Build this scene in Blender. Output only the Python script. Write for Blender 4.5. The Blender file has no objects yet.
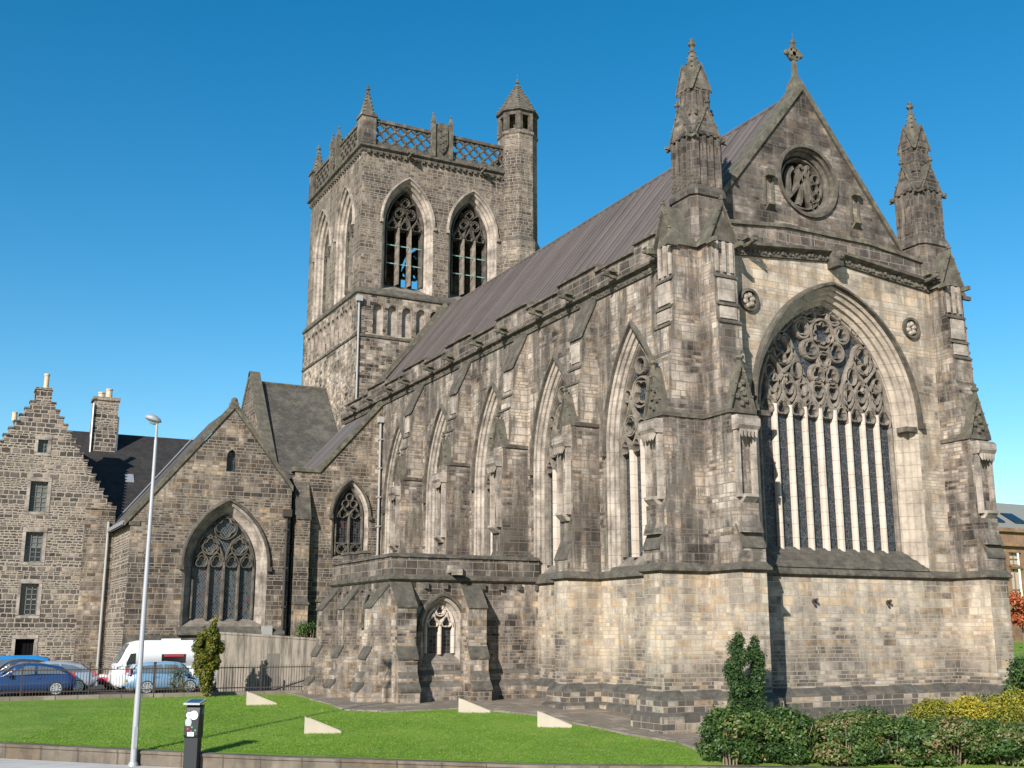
import bpy, math, random
import numpy as np
from mathutils import Vector, Matrix
from mathutils.geometry import tessellate_polygon
R = math.radians
random.seed(7); rng = np.random.default_rng(7)
S = bpy.context.scene
COL = S.collection
# ------------------------------------------------------------------ camera, sky, sun, exposure
cam = bpy.data.cameras.new("camera"); co = bpy.data.objects.new("camera", cam); COL.objects.link(co)
cam.sensor_width = 36; cam.lens = 36 * 1116.12 / 1024; cam.clip_end = 5000; cam.clip_start = .1
co.location = (0, 0, 3.3); co.rotation_euler = (R(90 + 12.535), 0, R(-27.279)); S.camera = co
AZ, EL = R(51), R(27.4)                                   # the way the sunlight travels, clockwise from +Y
W = bpy.data.worlds.new("World"); S.world = W; W.use_nodes = True
nt = W.node_tree; nt.nodes.clear()
sky = nt.nodes.new("ShaderNodeTexSky"); sky.sky_type = 'NISHITA'; sky.sun_disc = False
sky.sun_elevation = EL; sky.sun_rotation = AZ + math.pi; sky.altitude = 50
sky.air_density = 1.0; sky.dust_density = .1; sky.ozone_density = 1.6
hs = nt.nodes.new("ShaderNodeHueSaturation"); hs.inputs['Saturation'].default_value = 1.47; hs.inputs['Hue'].default_value = .491
bg = nt.nodes.new("ShaderNodeBackground"); bg.inputs[1].default_value = .094
wo = nt.nodes.new("ShaderNodeOutputWorld")
nt.links.new(sky.outputs[0], hs.inputs['Color']); nt.links.new(hs.outputs[0], bg.inputs[0]); nt.links.new(bg.outputs[0], wo.inputs[0])
sl = bpy.data.lights.new("sun", 'SUN'); sl.energy = 5.0; sl.angle = R(.5); sl.color = (1, .955, .9)
so = bpy.data.objects.new("sun", sl); COL.objects.link(so)
so.rotation_euler = Vector((math.sin(AZ) * math.cos(EL), math.cos(AZ) * math.cos(EL), -math.sin(EL))).to_track_quat('-Z', 'Y').to_euler()
so.location = (-60, -40, 60)
S.view_settings.view_transform = 'Standard'; S.view_settings.look = 'None'; S.view_settings.exposure = 0.7; S.view_settings.gamma = 1
S.cycles.max_bounces = 6; S.cycles.diffuse_bounces = 3; S.cycles.glossy_bounces = 3
# ------------------------------------------------------------------ node helpers and materials
class NT:
    def __init__(s, name):
        s.m = bpy.data.materials.new(name); s.m.use_nodes = True; s.t = s.m.node_tree; s.t.nodes.clear()
        s.out = s.n("ShaderNodeOutputMaterial"); s.b = s.n("ShaderNodeBsdfPrincipled"); s.l(s.b.outputs[0], s.out.inputs[0])
    def n(s, t, **k):
        x = s.t.nodes.new(t)
        for a, v in k.items(): setattr(x, a, v)
        return x
    def l(s, a, b): s.t.links.new(a, b)
    def put(s, i, v):
        if hasattr(v, 'is_linked') or hasattr(v, 'links'): s.l(v, i)
        else: i.default_value = v
    def math(s, op, a, b=0.0, c=0.0):
        x = s.n("ShaderNodeMath", operation=op); s.put(x.inputs[0], a); s.put(x.inputs[1], b); s.put(x.inputs[2], c); return x.outputs[0]
    def vm(s, op, a, b=(0, 0, 0)):
        x = s.n("ShaderNodeVectorMath", operation=op); s.put(x.inputs[0], a); s.put(x.inputs[1], b)
        return x.outputs['Value'] if op == 'DOT_PRODUCT' else x.outputs[0]
    def mix(s, f, a, b, blend='MIX'):
        x = s.n("ShaderNodeMix", data_type='RGBA', blend_type=blend); s.put(x.inputs[0], f); s.put(x.inputs[6], a); s.put(x.inputs[7], b); return x.outputs[2]
    def ramp(s, f, stops, interp='LINEAR'):
        x = s.n("ShaderNodeValToRGB"); x.color_ramp.interpolation = interp; e = x.color_ramp.elements
        while len(e) < len(stops): e.new(.5)
        for el, (p, c) in zip(e, stops): el.position = p; el.color = c if len(c) == 4 else (*c, 1)
        s.put(x.inputs[0], f); return x.outputs[0]
    def noise(s, vec, scale, detail=4, rough=.55, out=0):
        x = s.n("ShaderNodeTexNoise"); s.l(vec, x.inputs['Vector']); x.inputs['Scale'].default_value = scale
        x.inputs['Detail'].default_value = detail; x.inputs['Roughness'].default_value = rough; return x.outputs[out]
    def xyz(s, v):
        x = s.n("ShaderNodeSeparateXYZ"); s.l(v, x.inputs[0]); return x.outputs
    def comb(s, a, b, c):
        x = s.n("ShaderNodeCombineXYZ"); s.put(x.inputs[0], a); s.put(x.inputs[1], b); s.put(x.inputs[2], c); return x.outputs[0]
    def scale(s, v, k): return s.vm('MULTIPLY', v, k)
    def bump(s, h, strength, dist=.02):
        x = s.n("ShaderNodeBump"); x.inputs['Strength'].default_value = strength; x.inputs['Distance'].default_value = dist; s.l(h, x.inputs['Height']); s.l(x.outputs[0], s.b.inputs['Normal'])
    def base(s, c, rough=.9, spec=.2):
        s.put(s.b.inputs['Base Color'], c); s.put(s.b.inputs['Roughness'], rough); s.b.inputs['Specular IOR Level'].default_value = spec

def wall_uv(n):
    g = n.n("ShaderNodeNewGeometry"); P, N = g.outputs['Position'], g.outputs['True Normal']
    T = n.vm('NORMALIZE', n.vm('CROSS_PRODUCT', N, (0, 0, 1)))
    u = n.vm('DOT_PRODUCT', P, T); p = n.xyz(P); nz = n.math('ABSOLUTE', n.xyz(N)[2]); flat = n.math('GREATER_THAN', nz, .96)
    return n.math('ADD', u, n.math('MULTIPLY', flat, p[0])), n.math('ADD', p[2], n.math('MULTIPLY', flat, p[1])), P, n.xyz(N)[2], p

def stone(name, pal, mortar, bw=.62, bh=.3, msize=.016, soot=.5, soot_col=(.035, .031, .027), light=0.0, moss=.75, msmooth=.25, rough_ed=.012, band=None, bumps=.6, vo=0.0, ochre=.3, sscale=.33, sootz=None, contrast=.42, thin=.38, wash=.35):
    n = NT(name); u, v, P, nz, p = wall_uv(n)
    wob = n.noise(P, 3.0, 3, .6, 1); wob = n.vm('SUBTRACT', wob, (.5, .5, .5)); wx = n.xyz(wob)
    hv = n.noise(n.comb(0.3, 0.7, n.math('MULTIPLY', p[2], 1.15)), 1.0, 1, .5)      # uneven course heights
    v2 = n.math('ADD', n.math('ADD', n.math('ADD', v, vo), n.math('MULTIPLY', hv, .45)), n.math('MULTIPLY', wx[1], rough_ed * 2))
    row = n.math('FLOOR', n.math('DIVIDE', v2, bh)); wn = n.n("ShaderNodeTexWhiteNoise", noise_dimensions='1D'); n.l(row, wn.inputs['W'])
    half = n.math('GREATER_THAN', n.math('FRACT', n.math('MULTIPLY', wn.outputs[0], 7.3)), 1 - thin)      # some courses are two thin ones
    row2 = n.math('FLOOR', n.math('DIVIDE', v2, bh / 2)); wn2 = n.n("ShaderNodeTexWhiteNoise", noise_dimensions='1D'); n.l(row2, wn2.inputs['W'])
    hu = n.noise(n.comb(n.math('MULTIPLY', u, .9), n.math('MULTIPLY', row, 5.17), 0.0), 1.0, 1, .5)
    ub = n.math('ADD', n.math('ADD', u, n.math('MULTIPLY', hu, .8)), n.math('MULTIPLY', wx[0], rough_ed * 2))
    def bricks(shift, w_, h_):
        br = n.n("ShaderNodeTexBrick"); n.l(n.comb(n.math('ADD', ub, n.math('MULTIPLY', shift, bw * 3)), v2, 0.0), br.inputs['Vector'])
        br.inputs['Color1'].default_value = (0, 0, 0, 1); br.inputs['Color2'].default_value = (1, 1, 1, 1); br.inputs['Mortar'].default_value = (.5, .5, .5, 1)
        br.inputs['Scale'].default_value = 1; br.inputs['Mortar Size'].default_value = msize; br.inputs['Mortar Smooth'].default_value = msmooth
        br.inputs['Brick Width'].default_value = w_; br.inputs['Row Height'].default_value = h_; br.offset = .42; return br
    bA, bB = bricks(wn.outputs[0], bw, bh), bricks(wn2.outputs[0], bw * .72, bh / 2)
    bcol = n.mix(half, bA.outputs[0], bB.outputs[0]); bcol = n.xyz(bcol)[0]
    mort = n.math('ADD', n.math('MULTIPLY', bA.outputs[1], n.math('SUBTRACT', 1, half)), n.math('MULTIPLY', bB.outputs[1], half))
    big = n.noise(P, sscale, 7, .66); med = n.noise(P, 1.7, 6, .7)
    grain = n.noise(n.comb(n.math('MULTIPLY', u, 2.2), n.math('MULTIPLY', v, 9.0), n.math('MULTIPLY', bcol, 9.0)), 1.6, 5, .65)
    f = n.math('ADD', n.math('MULTIPLY', bcol, contrast), n.math('ADD', n.math('MULTIPLY', n.math('SUBTRACT', grain, .5), .5), n.math('ADD', n.math('ADD', n.math('MULTIPLY', n.math('SUBTRACT', big, .5), 2.1), n.math('MULTIPLY', n.math('SUBTRACT', med, .5), 1.0)), .5 - contrast / 2 + light)))
    c = n.ramp(f, pal)
    oc = n.math('FRACT', n.math('MULTIPLY', bcol, 17.31)); c = n.mix(n.math('MULTIPLY', n.math('GREATER_THAN', oc, .72), ochre), c, (1.0, .78, .52, 1), 'MULTIPLY'); c = n.mix(n.math('MULTIPLY', n.math('LESS_THAN', oc, .2), ochre), c, (.8, .84, .92, 1), 'MULTIPLY')
    streak = n.noise(n.comb(n.math('MULTIPLY', u, 1.9), n.math('MULTIPLY', v, .22), n.math('MULTIPLY', p[0], .05)), 1.0, 6, .6)
    patch = n.noise(P, .8, 7, .68)
    sf = n.math('ADD', n.math('ADD', n.math('MULTIPLY', streak, .62), n.math('MULTIPLY', patch, .53)), n.math('MULTIPLY', n.math('SUBTRACT', bcol, .5), .07))
    if sootz:
        z0, z1, k = sootz; sf = n.math('ADD', sf, n.math('MULTIPLY', zramp(n, p[2], z0, z1), k))
    sm = n.ramp(sf, [(.575 - .03 * soot, (0, 0, 0)), (.66 - .02 * soot, (1, 1, 1))])
    c = n.mix(n.math('MULTIPLY', sm, min(.92, soot)), c, (*soot_col, 1))
    ws = n.noise(n.comb(n.math('MULTIPLY', u, 2.6), n.math('MULTIPLY', v, .3), n.math('ADD', n.math('MULTIPLY', p[0], .06), 7.0)), 1.0, 7, .68)      # pale rain-washed streaks
    c = n.mix(n.math('MULTIPLY', n.ramp(ws, [(.55, (0, 0, 0)), (.72, (1, 1, 1))]), wash), c, tuple(min(.5, x * 1.15) for x in pal[-1][1]) + (1,))
    if band:                                                                         # blackened courses mixed into the lowest masonry
        z0, z1, k = band; bm = n.math('MULTIPLY', n.math('SUBTRACT', 1, zramp(n, n.math('ADD', p[2], n.math('MULTIPLY', n.math('SUBTRACT', big, .5), 2.5)), z0, z1)), n.math('GREATER_THAN', bcol, .42))
        c = n.mix(n.math('MULTIPLY', bm, k), c, (.05, .046, .042, 1))
    c = n.mix(n.math('MULTIPLY', mort, n.math('ADD', .35, n.math('MULTIPLY', patch, .8))), c, (*mortar, 1))
    mo = n.ramp(nz, [(.12, (0, 0, 0)), (.4, (1, 1, 1))])
    c = n.mix(n.math('MULTIPLY', mo, moss), c, n.ramp(n.noise(P, 2.5, 6, .7), [(.3, (.036, .034, .03)), (.55, (.075, .07, .06)), (.75, (.125, .118, .09))]))
    n.base(c, .92, .15)
    n.bump(n.math('ADD', n.math('MULTIPLY', n.math('SUBTRACT', 1, mort), 1.0), n.math('MULTIPLY', grain, .55)), bumps, .03)
    return n.m

def zramp(n, z, z0, z1):
    x = n.n("ShaderNodeMapRange"); n.l(z, x.inputs[0]); x.inputs[1].default_value = z0; x.inputs[2].default_value = z1; return x.outputs[0]

def plain_stone(name, c0, c1, c2, scale=1.6, moss=.6, soot=.3):
    n = NT(name); g = n.n("ShaderNodeNewGeometry"); P = g.outputs['Position']
    a = n.noise(P, scale, 8, .7); c = n.ramp(a, [(.3, c0), (.5, c1), (.7, c2)])
    j = n.math('LESS_THAN', n.math('FRACT', n.math('MULTIPLY', n.xyz(P)[2], 1.9)), .05)
    c = n.mix(n.math('MULTIPLY', j, .45), c, (.07, .062, .05, 1))
    st = n.noise(n.scale(P, (1.2, 1.2, .3)), 1.3, 6, .65); c = n.mix(n.math('MULTIPLY', n.ramp(st, [(.5, (0, 0, 0)), (.66, (1, 1, 1))]), soot), c, (.045, .04, .034, 1))
    mo = n.ramp(n.xyz(g.outputs['True Normal'])[2], [(.15, (0, 0, 0)), (.5, (1, 1, 1))])
    c = n.mix(n.math('MULTIPLY', mo, moss), c, n.ramp(n.noise(P, 3, 6, .7), [(.35, (.042, .039, .034)), (.65, (.115, .105, .082))]))
    n.base(c, .92, .15); n.bump(n.noise(P, 9, 6, .7), .35, .02); return n.m

def plain(name, col, rough=.5, spec=.4, metal=0, var=.12, scale=6, bump=0):
    n = NT(name); g = n.n("ShaderNodeNewGeometry"); a = n.noise(g.outputs['Position'], scale, 5, .6)
    n.base(n.mix(a, tuple(x * (1 - var) for x in col) + (1,), tuple(min(1, x * (1 + var)) for x in col) + (1,)), rough, spec); n.b.inputs['Metallic'].default_value = metal
    if bump: n.bump(n.noise(g.outputs['Position'], scale * 4, 5, .6), bump, .01)
    return n.m

def paint(name, col, metal=.0):
    n = NT(name); g = n.n("ShaderNodeNewGeometry"); a = n.noise(g.outputs['Position'], 5, 5, .6)
    n.base(n.mix(a, tuple(x * .93 for x in col) + (1,), col + (1,)), n.math('ADD', .22, n.math('MULTIPLY', a, .2)), .5); n.b.inputs['Metallic'].default_value = metal
    n.b.inputs['Coat Weight'].default_value = .7; n.b.inputs['Coat Roughness'].default_value = .06; return n.m

def leaded(name, tint, k=9.0, diamond=False, bright=1.0):
    n = NT(name); u, v, P, nz, p = wall_uv(n)
    if diamond: a, b = n.math('ADD', u, n.math('MULTIPLY', v, .75)), n.math('SUBTRACT', u, n.math('MULTIPLY', v, .75))
    else: a, b = u, v
    w = n.noise(P, 2.3, 3, .6, 1); wx = n.xyz(w)
    vo = n.n("ShaderNodeTexVoronoi"); n.l(n.comb(n.math('MULTIPLY', a, k), n.math('MULTIPLY', b, k), 0.0), vo.inputs['Vector']); vo.inputs['Scale'].default_value = 1
    ed = n.n("ShaderNodeTexVoronoi", feature='DISTANCE_TO_EDGE'); n.l(n.comb(n.math('MULTIPLY', a, k), n.math('MULTIPLY', b, k), 0.0), ed.inputs['Vector']); ed.inputs['Scale'].default_value = 1
    c = n.mix(n.math('MULTIPLY', n.noise(P, 1.1, 4, .6), 1.0), n.ramp(n.xyz(vo.outputs['Color'])[0], tint), (.014, .019, .022, 1))
    lead = n.math('LESS_THAN', ed.outputs[0], .09)
    sad = n.math('LESS_THAN', n.math('FRACT', n.math('MULTIPLY', v, 1.45)), .06)
    c = n.mix(n.math('MAXIMUM', lead, sad), c, (.07 * bright, .075 * bright, .078 * bright, 1))
    n.base(c, n.math('ADD', .2, n.math('MULTIPLY', n.xyz(vo.outputs['Color'])[1], .5)), .3)
    n.bump(n.math('ADD', n.xyz(vo.outputs['Color'])[2], n.math('MULTIPLY', lead, .6)), .7, .03); return n.m

def lattice(name, k=7.0, dark=(.012, .016, .018), lead=(.12, .125, .12), diag=True):
    n = NT(name); u, v, P, nz, p = wall_uv(n)
    a, b = (n.math('ADD', u, n.math('MULTIPLY', v, .7)), n.math('SUBTRACT', u, n.math('MULTIPLY', v, .7))) if diag else (u, v)
    fa, fb = n.math('FRACT', n.math('MULTIPLY', a, k)), n.math('FRACT', n.math('MULTIPLY', b, k))
    e = n.math('MAXIMUM', n.math('LESS_THAN', fa, .2), n.math('LESS_THAN', fb, .2))
    cell = n.n("ShaderNodeTexWhiteNoise", noise_dimensions='3D'); n.l(n.comb(n.math('FLOOR', n.math('MULTIPLY', a, k)), n.math('FLOOR', n.math('MULTIPLY', b, k)), 0.0), cell.inputs['Vector'])
    c = n.mix(cell.outputs[0], (*dark, 1), tuple(x * 3 for x in dark) + (1,)); pic = n.noise(P, 3.2, 3, .7, 1); pw = n.xyz(pic)
    c = n.mix(n.math('GREATER_THAN', pw[0], .6), c, (.09, .022, .02, 1)); c = n.mix(n.math('GREATER_THAN', pw[2], .64), c, (.11, .085, .02, 1))
    n.base(n.mix(e, c, (*lead, 1)), n.math('ADD', .15, n.math('MULTIPLY', cell.outputs[0], .35)), .5); n.bump(n.math('ADD', cell.outputs[0], e), .5, .02); return n.m

def slate(name, c0, c1, lichen=.4, bw=.3, bh=.22):
    n = NT(name); u, v, P, nz, p = wall_uv(n); br = n.n("ShaderNodeTexBrick"); n.l(n.comb(u, n.math('MULTIPLY', v, 1.25), 0.0), br.inputs['Vector'])
    br.inputs['Color1'].default_value = (0, 0, 0, 1); br.inputs['Color2'].default_value = (1, 1, 1, 1); br.inputs['Mortar'].default_value = (0, 0, 0, 1)
    br.inputs['Scale'].default_value = 1; br.inputs['Brick Width'].default_value = bw; br.inputs['Row Height'].default_value = bh; br.inputs['Mortar Size'].default_value = .012
    c = n.mix(n.math('ADD', n.math('MULTIPLY', br.outputs[0], .6), n.math('MULTIPLY', n.noise(P, .9, 6, .7), .4)), (*c0, 1), (*c1, 1))
    c = n.mix(n.math('MULTIPLY', n.ramp(n.noise(P, .7, 8, .75), [(.48, (0, 0, 0)), (.62, (1, 1, 1))]), lichen), c, (.17, .165, .125, 1))
    n.base(c, .75, .3); n.bump(n.math('ADD', br.outputs[0], n.math('SUBTRACT', 1, br.outputs[1])), .6, .02); return n.m

def sheet_roof(name, c0, c1, pitch):
    n = NT(name); g = n.n("ShaderNodeNewGeometry"); P = g.outputs['Position']; p = n.xyz(P)
    wn = n.n("ShaderNodeTexWhiteNoise", noise_dimensions='1D'); n.l(n.math('FLOOR', n.math('DIVIDE', n.math('SUBTRACT', p[1], 34.65), pitch)), wn.inputs['W'])
    st = n.noise(n.scale(P, (.25, 3.0, .25)), 1.4, 6, .65); a = n.noise(P, .5, 6, .7)
    f = n.math('ADD', n.math('MULTIPLY', wn.outputs[0], .35), n.math('ADD', n.math('MULTIPLY', st, .5), n.math('MULTIPLY', n.math('SUBTRACT', a, .3), .5)))
    n.base(n.ramp(f, [(.25, c0), (.75, c1)]), n.math('ADD', .42, n.math('MULTIPLY', st, .25)), .4); n.b.inputs['Metallic'].default_value = .1; n.bump(n.noise(P, 1.3, 4, .6), .25, .05); return n.m
def leafmat(name, stops, rough=.45, tr=.25):
    n = NT(name); a = n.n("ShaderNodeAttribute", attribute_name='tone'); n.base(n.ramp(a.outputs['Fac'], stops), rough, .35)
    tb = n.n("ShaderNodeBsdfTranslucent"); n.l(n.ramp(a.outputs['Fac'], stops), tb.inputs[0]); mx = n.n("ShaderNodeMixShader"); mx.inputs[0].default_value = tr
    n.l(n.b.outputs[0], mx.inputs[1]); n.l(tb.outputs[0], mx.inputs[2]); n.l(mx.outputs[0], n.out.inputs[0]); return n.m

PAL = [(.05, (.034, .029, .025)), (.3, (.105, .087, .072)), (.52, (.22, .181, .146)), (.78, (.355, .295, .237)), (1, (.49, .412, .33))]
PALD = [(.05, (.03, .027, .024)), (.35, (.075, .063, .053)), (.65, (.155, .13, .107)), (1, (.345, .287, .232))]
PALE = [(.02, (.105, .088, .071)), (.28, (.25, .207, .162)), (.6, (.395, .326, .25)), (.85, (.5, .415, .318)), (1, (.54, .43, .3))]
M = {}
M['choir'] = stone('choir_ashlar', PAL, (.15, .125, .1), .62, .3, .016, .8, sscale=.4, light=.05, contrast=.5)
M['choir_top'] = stone('choir_upper_ashlar', PALD, (.24, .205, .165), .62, .31, .018, .6, light=.02, contrast=.5)
M['east'] = stone('east_front_ashlar', PALE, (.24, .2, .15), .62, .3, .013, .55, soot_col=(.1, .081, .062), sscale=.35, light=.03, ochre=.35)
M['lower'] = stone('lower_wall_ashlar', PALE, (.34, .29, .23), .6, .3, .015, .5, soot_col=(.075, .062, .05), ochre=.42, band=(1.3, 3.0, .85), light=0.03, sscale=.45, moss=.9, contrast=.5)
M['dark'] = stone('blackened_ashlar', PALD, (.17, .15, .12), .7, .33, .013, .5, light=.02)
M['gable'] = stone('gable_ashlar', PALD, (.13, .11, .09), .7, .3, .012, .45, light=.05, sscale=.5)
M['tower'] = stone('tower_masonry', [(.02, (.042, .036, .031)), (.35, (.095, .079, .064)), (.7, (.175, .144, .114)), (1, (.33, .272, .212))], (.29, .24, .19), .44, .25, .024, .55, light=.03, bumps=.9, contrast=.55)
M['tower_low'] = stone('lower_tower_masonry', PAL, (.27, .225, .165), .48, .27, .02, .5, light=.04, bumps=.9, contrast=.7)
M['chapel'] = stone('chapel_masonry', [(.02, (.038, .032, .028)), (.35, (.098, .08, .064)), (.65, (.19, .153, .118)), (1, (.42, .335, .245))], (.27, .225, .175), .5, .28, .022, .7, light=.02, ochre=.5, contrast=.65, bumps=.9)
M['rubble'] = stone('whin_rubble', [(.02, (.035, .031, .028)), (.4, (.078, .067, .058)), (.75, (.145, .122, .1)), (1, (.32, .26, .195))], (.36, .305, .24), .42, .27, .042, .2, contrast=.75, thin=.5, rough_ed=.085, msmooth=.5, light=0.03, bumps=1.0)
M['vestry'] = stone('vestry_ashlar', PAL, (.23, .19, .15), .5, .27, .015, .7, light=.06, contrast=.5, ochre=.55)
M['mould'] = plain_stone('moulded_stone', (.11, .093, .079), (.3, .253, .208), (.47, .4, .33), 1.3, soot=.6)
M['mould_east'] = plain_stone('east_moulded_stone', (.19, .157, .123), (.35, .292, .23), (.49, .41, .32), 1.2, soot=.28)
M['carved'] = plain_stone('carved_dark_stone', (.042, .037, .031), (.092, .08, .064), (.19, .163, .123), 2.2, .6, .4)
M['spire'] = plain_stone('lichened_stone', (.05, .045, .036), (.11, .099, .074), (.21, .185, .125), 2.5, .75, .25)
M['tracery'] = plain_stone('tracery_stone', (.08, .068, .056), (.18, .152, .122), (.29, .246, .196), 2.0, .3, .3)
M['mullion'] = plain_stone('pale_mullion_stone', (.41, .34, .275), (.51, .427, .35), (.58, .49, .405), 1.0, .2, .08)
M['copper'] = sheet_roof('oxidised_sheet_roof', (.085, .071, .065), (.14, .118, .108), .6)
M['slate'] = slate('mossy_slate', (.04, .036, .032), (.088, .078, .065), .35)
M['slate_dark'] = slate('dark_slate', (.016, .0145, .014), (.036, .032, .03), .06)
M['lead'] = plain('lead', (.3, .31, .33), .5, .4, .4)
M['iron'] = plain('rusty_cast_iron', (.05, .038, .032), .7, .3, 0, .4)
M['grey_pipe'] = plain('grey_painted_pipe', (.3, .29, .27), .6)
M['glass_e'] = leaded('stained_glass', [(.1, (.014, .016, .018)), (.5, (.026, .03, .034)), (.8, (.04, .046, .052)), (.97, (.06, .04, .036))], 9)
M['glass_c'] = lattice('chapel_leaded_glass', 6.5)
M['glass_s'] = lattice('small_square_leads', 6.0, (.008, .009, .01), (.05, .052, .052), False)
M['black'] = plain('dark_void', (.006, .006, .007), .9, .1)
M['pane'] = plain('window_glass', (.012, .014, .016), .2, .6, 0, .3, 2)
M['verdigris'] = plain('verdigris_bar', (.16, .3, .26), .7)
M['white'] = plain('white_paint', (.7, .7, .68), .5)
M['pot'] = plain('buff_chimney_pot', (.5, .38, .25), .85)
M['concrete'] = None
# ------------------------------------------------------------------ mesh helpers
ORG = {}
class MB:
    def __init__(s): s.v = []; s.f = []
    def add(s, vs, fs):
        o = len(s.v); s.v += [tuple(map(float, p)) for p in vs]; s.f += [tuple(i + o for i in f) for f in fs]; return s
    def box(s, x0, x1, y0, y1, z0, z1):
        return s.add([(x0, y0, z0), (x1, y0, z0), (x1, y1, z0), (x0, y1, z0), (x0, y0, z1), (x1, y0, z1), (x1, y1, z1), (x0, y1, z1)],
                     [(0, 3, 2, 1), (4, 5, 6, 7), (0, 1, 5, 4), (1, 2, 6, 5), (2, 3, 7, 6), (3, 0, 4, 7)])
    def mbox(s, f, u0, u1, v0, v1, w0, w1):
        return s.prism([(u0, v0), (u1, v0), (u1, v1), (u0, v1)], lambda a, b, c: f(a, b, c), w0, w1)
    def prism(s, poly, f, a, b):
        n = len(poly); vs = [f(p, q, a) for p, q in poly] + [f(p, q, b) for p, q in poly]
        fs = [tuple(range(n)), tuple(range(2 * n - 1, n - 1, -1))] + [(i, (i + 1) % n, n + (i + 1) % n, n + i) for i in range(n)]
        return s.add(vs, fs)
    def strip(s, A, B, closed=False):
        n = len(A); m = n if closed else n - 1
        return s.add(list(A) + list(B), [(i, (i + 1) % n, n + (i + 1) % n, n + i) for i in range(m)])
    def loft(s, rings, caps=True, closed=True):
        for a, b in zip(rings, rings[1:]): s.strip(a, b, closed)
        if caps:
            s.add(rings[0], [tuple(range(len(rings[0])))]); s.add(rings[-1], [tuple(range(len(rings[-1])))])
        return s
    def cyl(s, p0, p1, r0, r1=None, n=10, caps=True):
        r1 = r0 if r1 is None else r1; p0, p1 = Vector(p0), Vector(p1); d = (p1 - p0).normalized()
        a = d.orthogonal().normalized(); b = d.cross(a)
        ring = lambda p, r: [tuple(p + a * (r * math.cos(t)) + b * (r * math.sin(t))) for t in [2 * math.pi * i / n for i in range(n)]]
        return s.loft([ring(p0, r0), ring(p1, r1)], caps)
    def tube(s, pts, rad, n=6):
        for i in range(len(pts) - 1):
            ra = rad[i] if isinstance(rad, (list, tuple)) else rad; rb = rad[i + 1] if isinstance(rad, (list, tuple)) else rad
            s.cyl(pts[i], pts[i + 1], ra, rb, n)
        return s
    def lathe(s, c, prof, n=16, axis='z'):
        rings = []
        for r, z in prof: rings.append([(c[0] + r * math.cos(t), c[1] + r * math.sin(t), c[2] + z) for t in [2 * math.pi * (i + .5) / n for i in range(n)]])
        return s.loft(rings)
    def ball(s, c, r, n=6, m=5, sq=(1, 1, 1)):
        rings = []
        for j in range(m + 1):
            ph = -math.pi / 2 + math.pi * j / m; rr = max(.02, math.cos(ph))
            rings.append([(c[0] + r * sq[0] * rr * math.cos(2 * math.pi * i / n), c[1] + r * sq[1] * rr * math.sin(2 * math.pi * i / n), c[2] + r * sq[2] * math.sin(ph)) for i in range(n)])
        return s.loft(rings)
    def poly(s, pts2, holes, f, w=0.0):
        loops = [[Vector((p[0], p[1], 0)) for p in l] for l in [pts2] + holes]
        tris = tessellate_polygon(loops); flat = [p for l in loops for p in l]
        return s.add([f(p.x, p.y, w) for p in flat], [tuple(t) for t in tris])
    def course(s, pts, prof, closed=False):
        n = len(pts); cols = []
        for i, p in enumerate(pts):
            def nr(a, b):
                dx, dy = b[0] - a[0], b[1] - a[1]; l = math.hypot(dx, dy); return (dy / l, -dx / l)
            n1 = nr(pts[i - 1], p) if (i > 0 or closed) else None; n2 = nr(p, pts[(i + 1) % n]) if (i < n - 1 or closed) else None
            if n1 is None: mvec = n2
            elif n2 is None: mvec = n1
            else:
                k = 1 + n1[0] * n2[0] + n1[1] * n2[1]; k = max(k, .3); mvec = ((n1[0] + n2[0]) / k, (n1[1] + n2[1]) / k)
            cols.append([(p[0] + mvec[0] * o, p[1] + mvec[1] * o, z) for o, z in prof])
        rng_ = range(n) if closed else range(n - 1)
        for i in rng_: s.strip(cols[i], cols[(i + 1) % n])
        if not closed: s.add(cols[0], [tuple(range(len(prof)))]); s.add(cols[-1], [tuple(range(len(prof)))])
        return s
    def mesh(s, name, mat, off=(0, 0, 0), smooth=False):
        me = bpy.data.meshes.new(name); me.from_pydata([(x - off[0], y - off[1], z - off[2]) for x, y, z in s.v], [], s.f); me.materials.append(mat)
        if smooth: me.polygons.foreach_set('use_smooth', [True] * len(me.polygons))
        me.update(); return me
    def build(s, name, mat, parent=None, local=False, smooth=False):
        off = (0, 0, 0) if (local or parent is None) else ORG.get(parent.name, (0, 0, 0))
        o = bpy.data.objects.new(name, s.mesh(name, mat, off, smooth)); COL.objects.link(o)
        if parent is not None: o.parent = parent
        ORG[o.name] = off
        return o
def tag(o, label=None, cat=None, group=None, kind=None):
    for k, v in (('label', label), ('category', cat), ('group', group), ('kind', kind)):
        if v: o[k] = v
    return o
def empty(name, loc, label=None, cat=None, group=None, rz=0):
    o = bpy.data.objects.new(name, None); COL.objects.link(o); o.location = loc; o.rotation_euler = (0, 0, rz); o.empty_display_size = .2
    ORG[o.name] = tuple(loc); return tag(o, label, cat, group)
def copy_at(o, parent, delta):
    c = o.copy(); COL.objects.link(c); c.parent = parent; c.location = o.location + Vector(delta); ORG[c.name] = ORG.get(o.name, (0, 0, 0))
    for ch in o.children: copy_at(ch, c, (0, 0, 0))
    return c
def each(parent, name, mat, f, polys, s0, s1):
    for q in polys: MB().prism(q, f, s0, s1).build(name, mat, parent)
def structure(o): o['kind'] = 'structure'; return o

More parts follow.
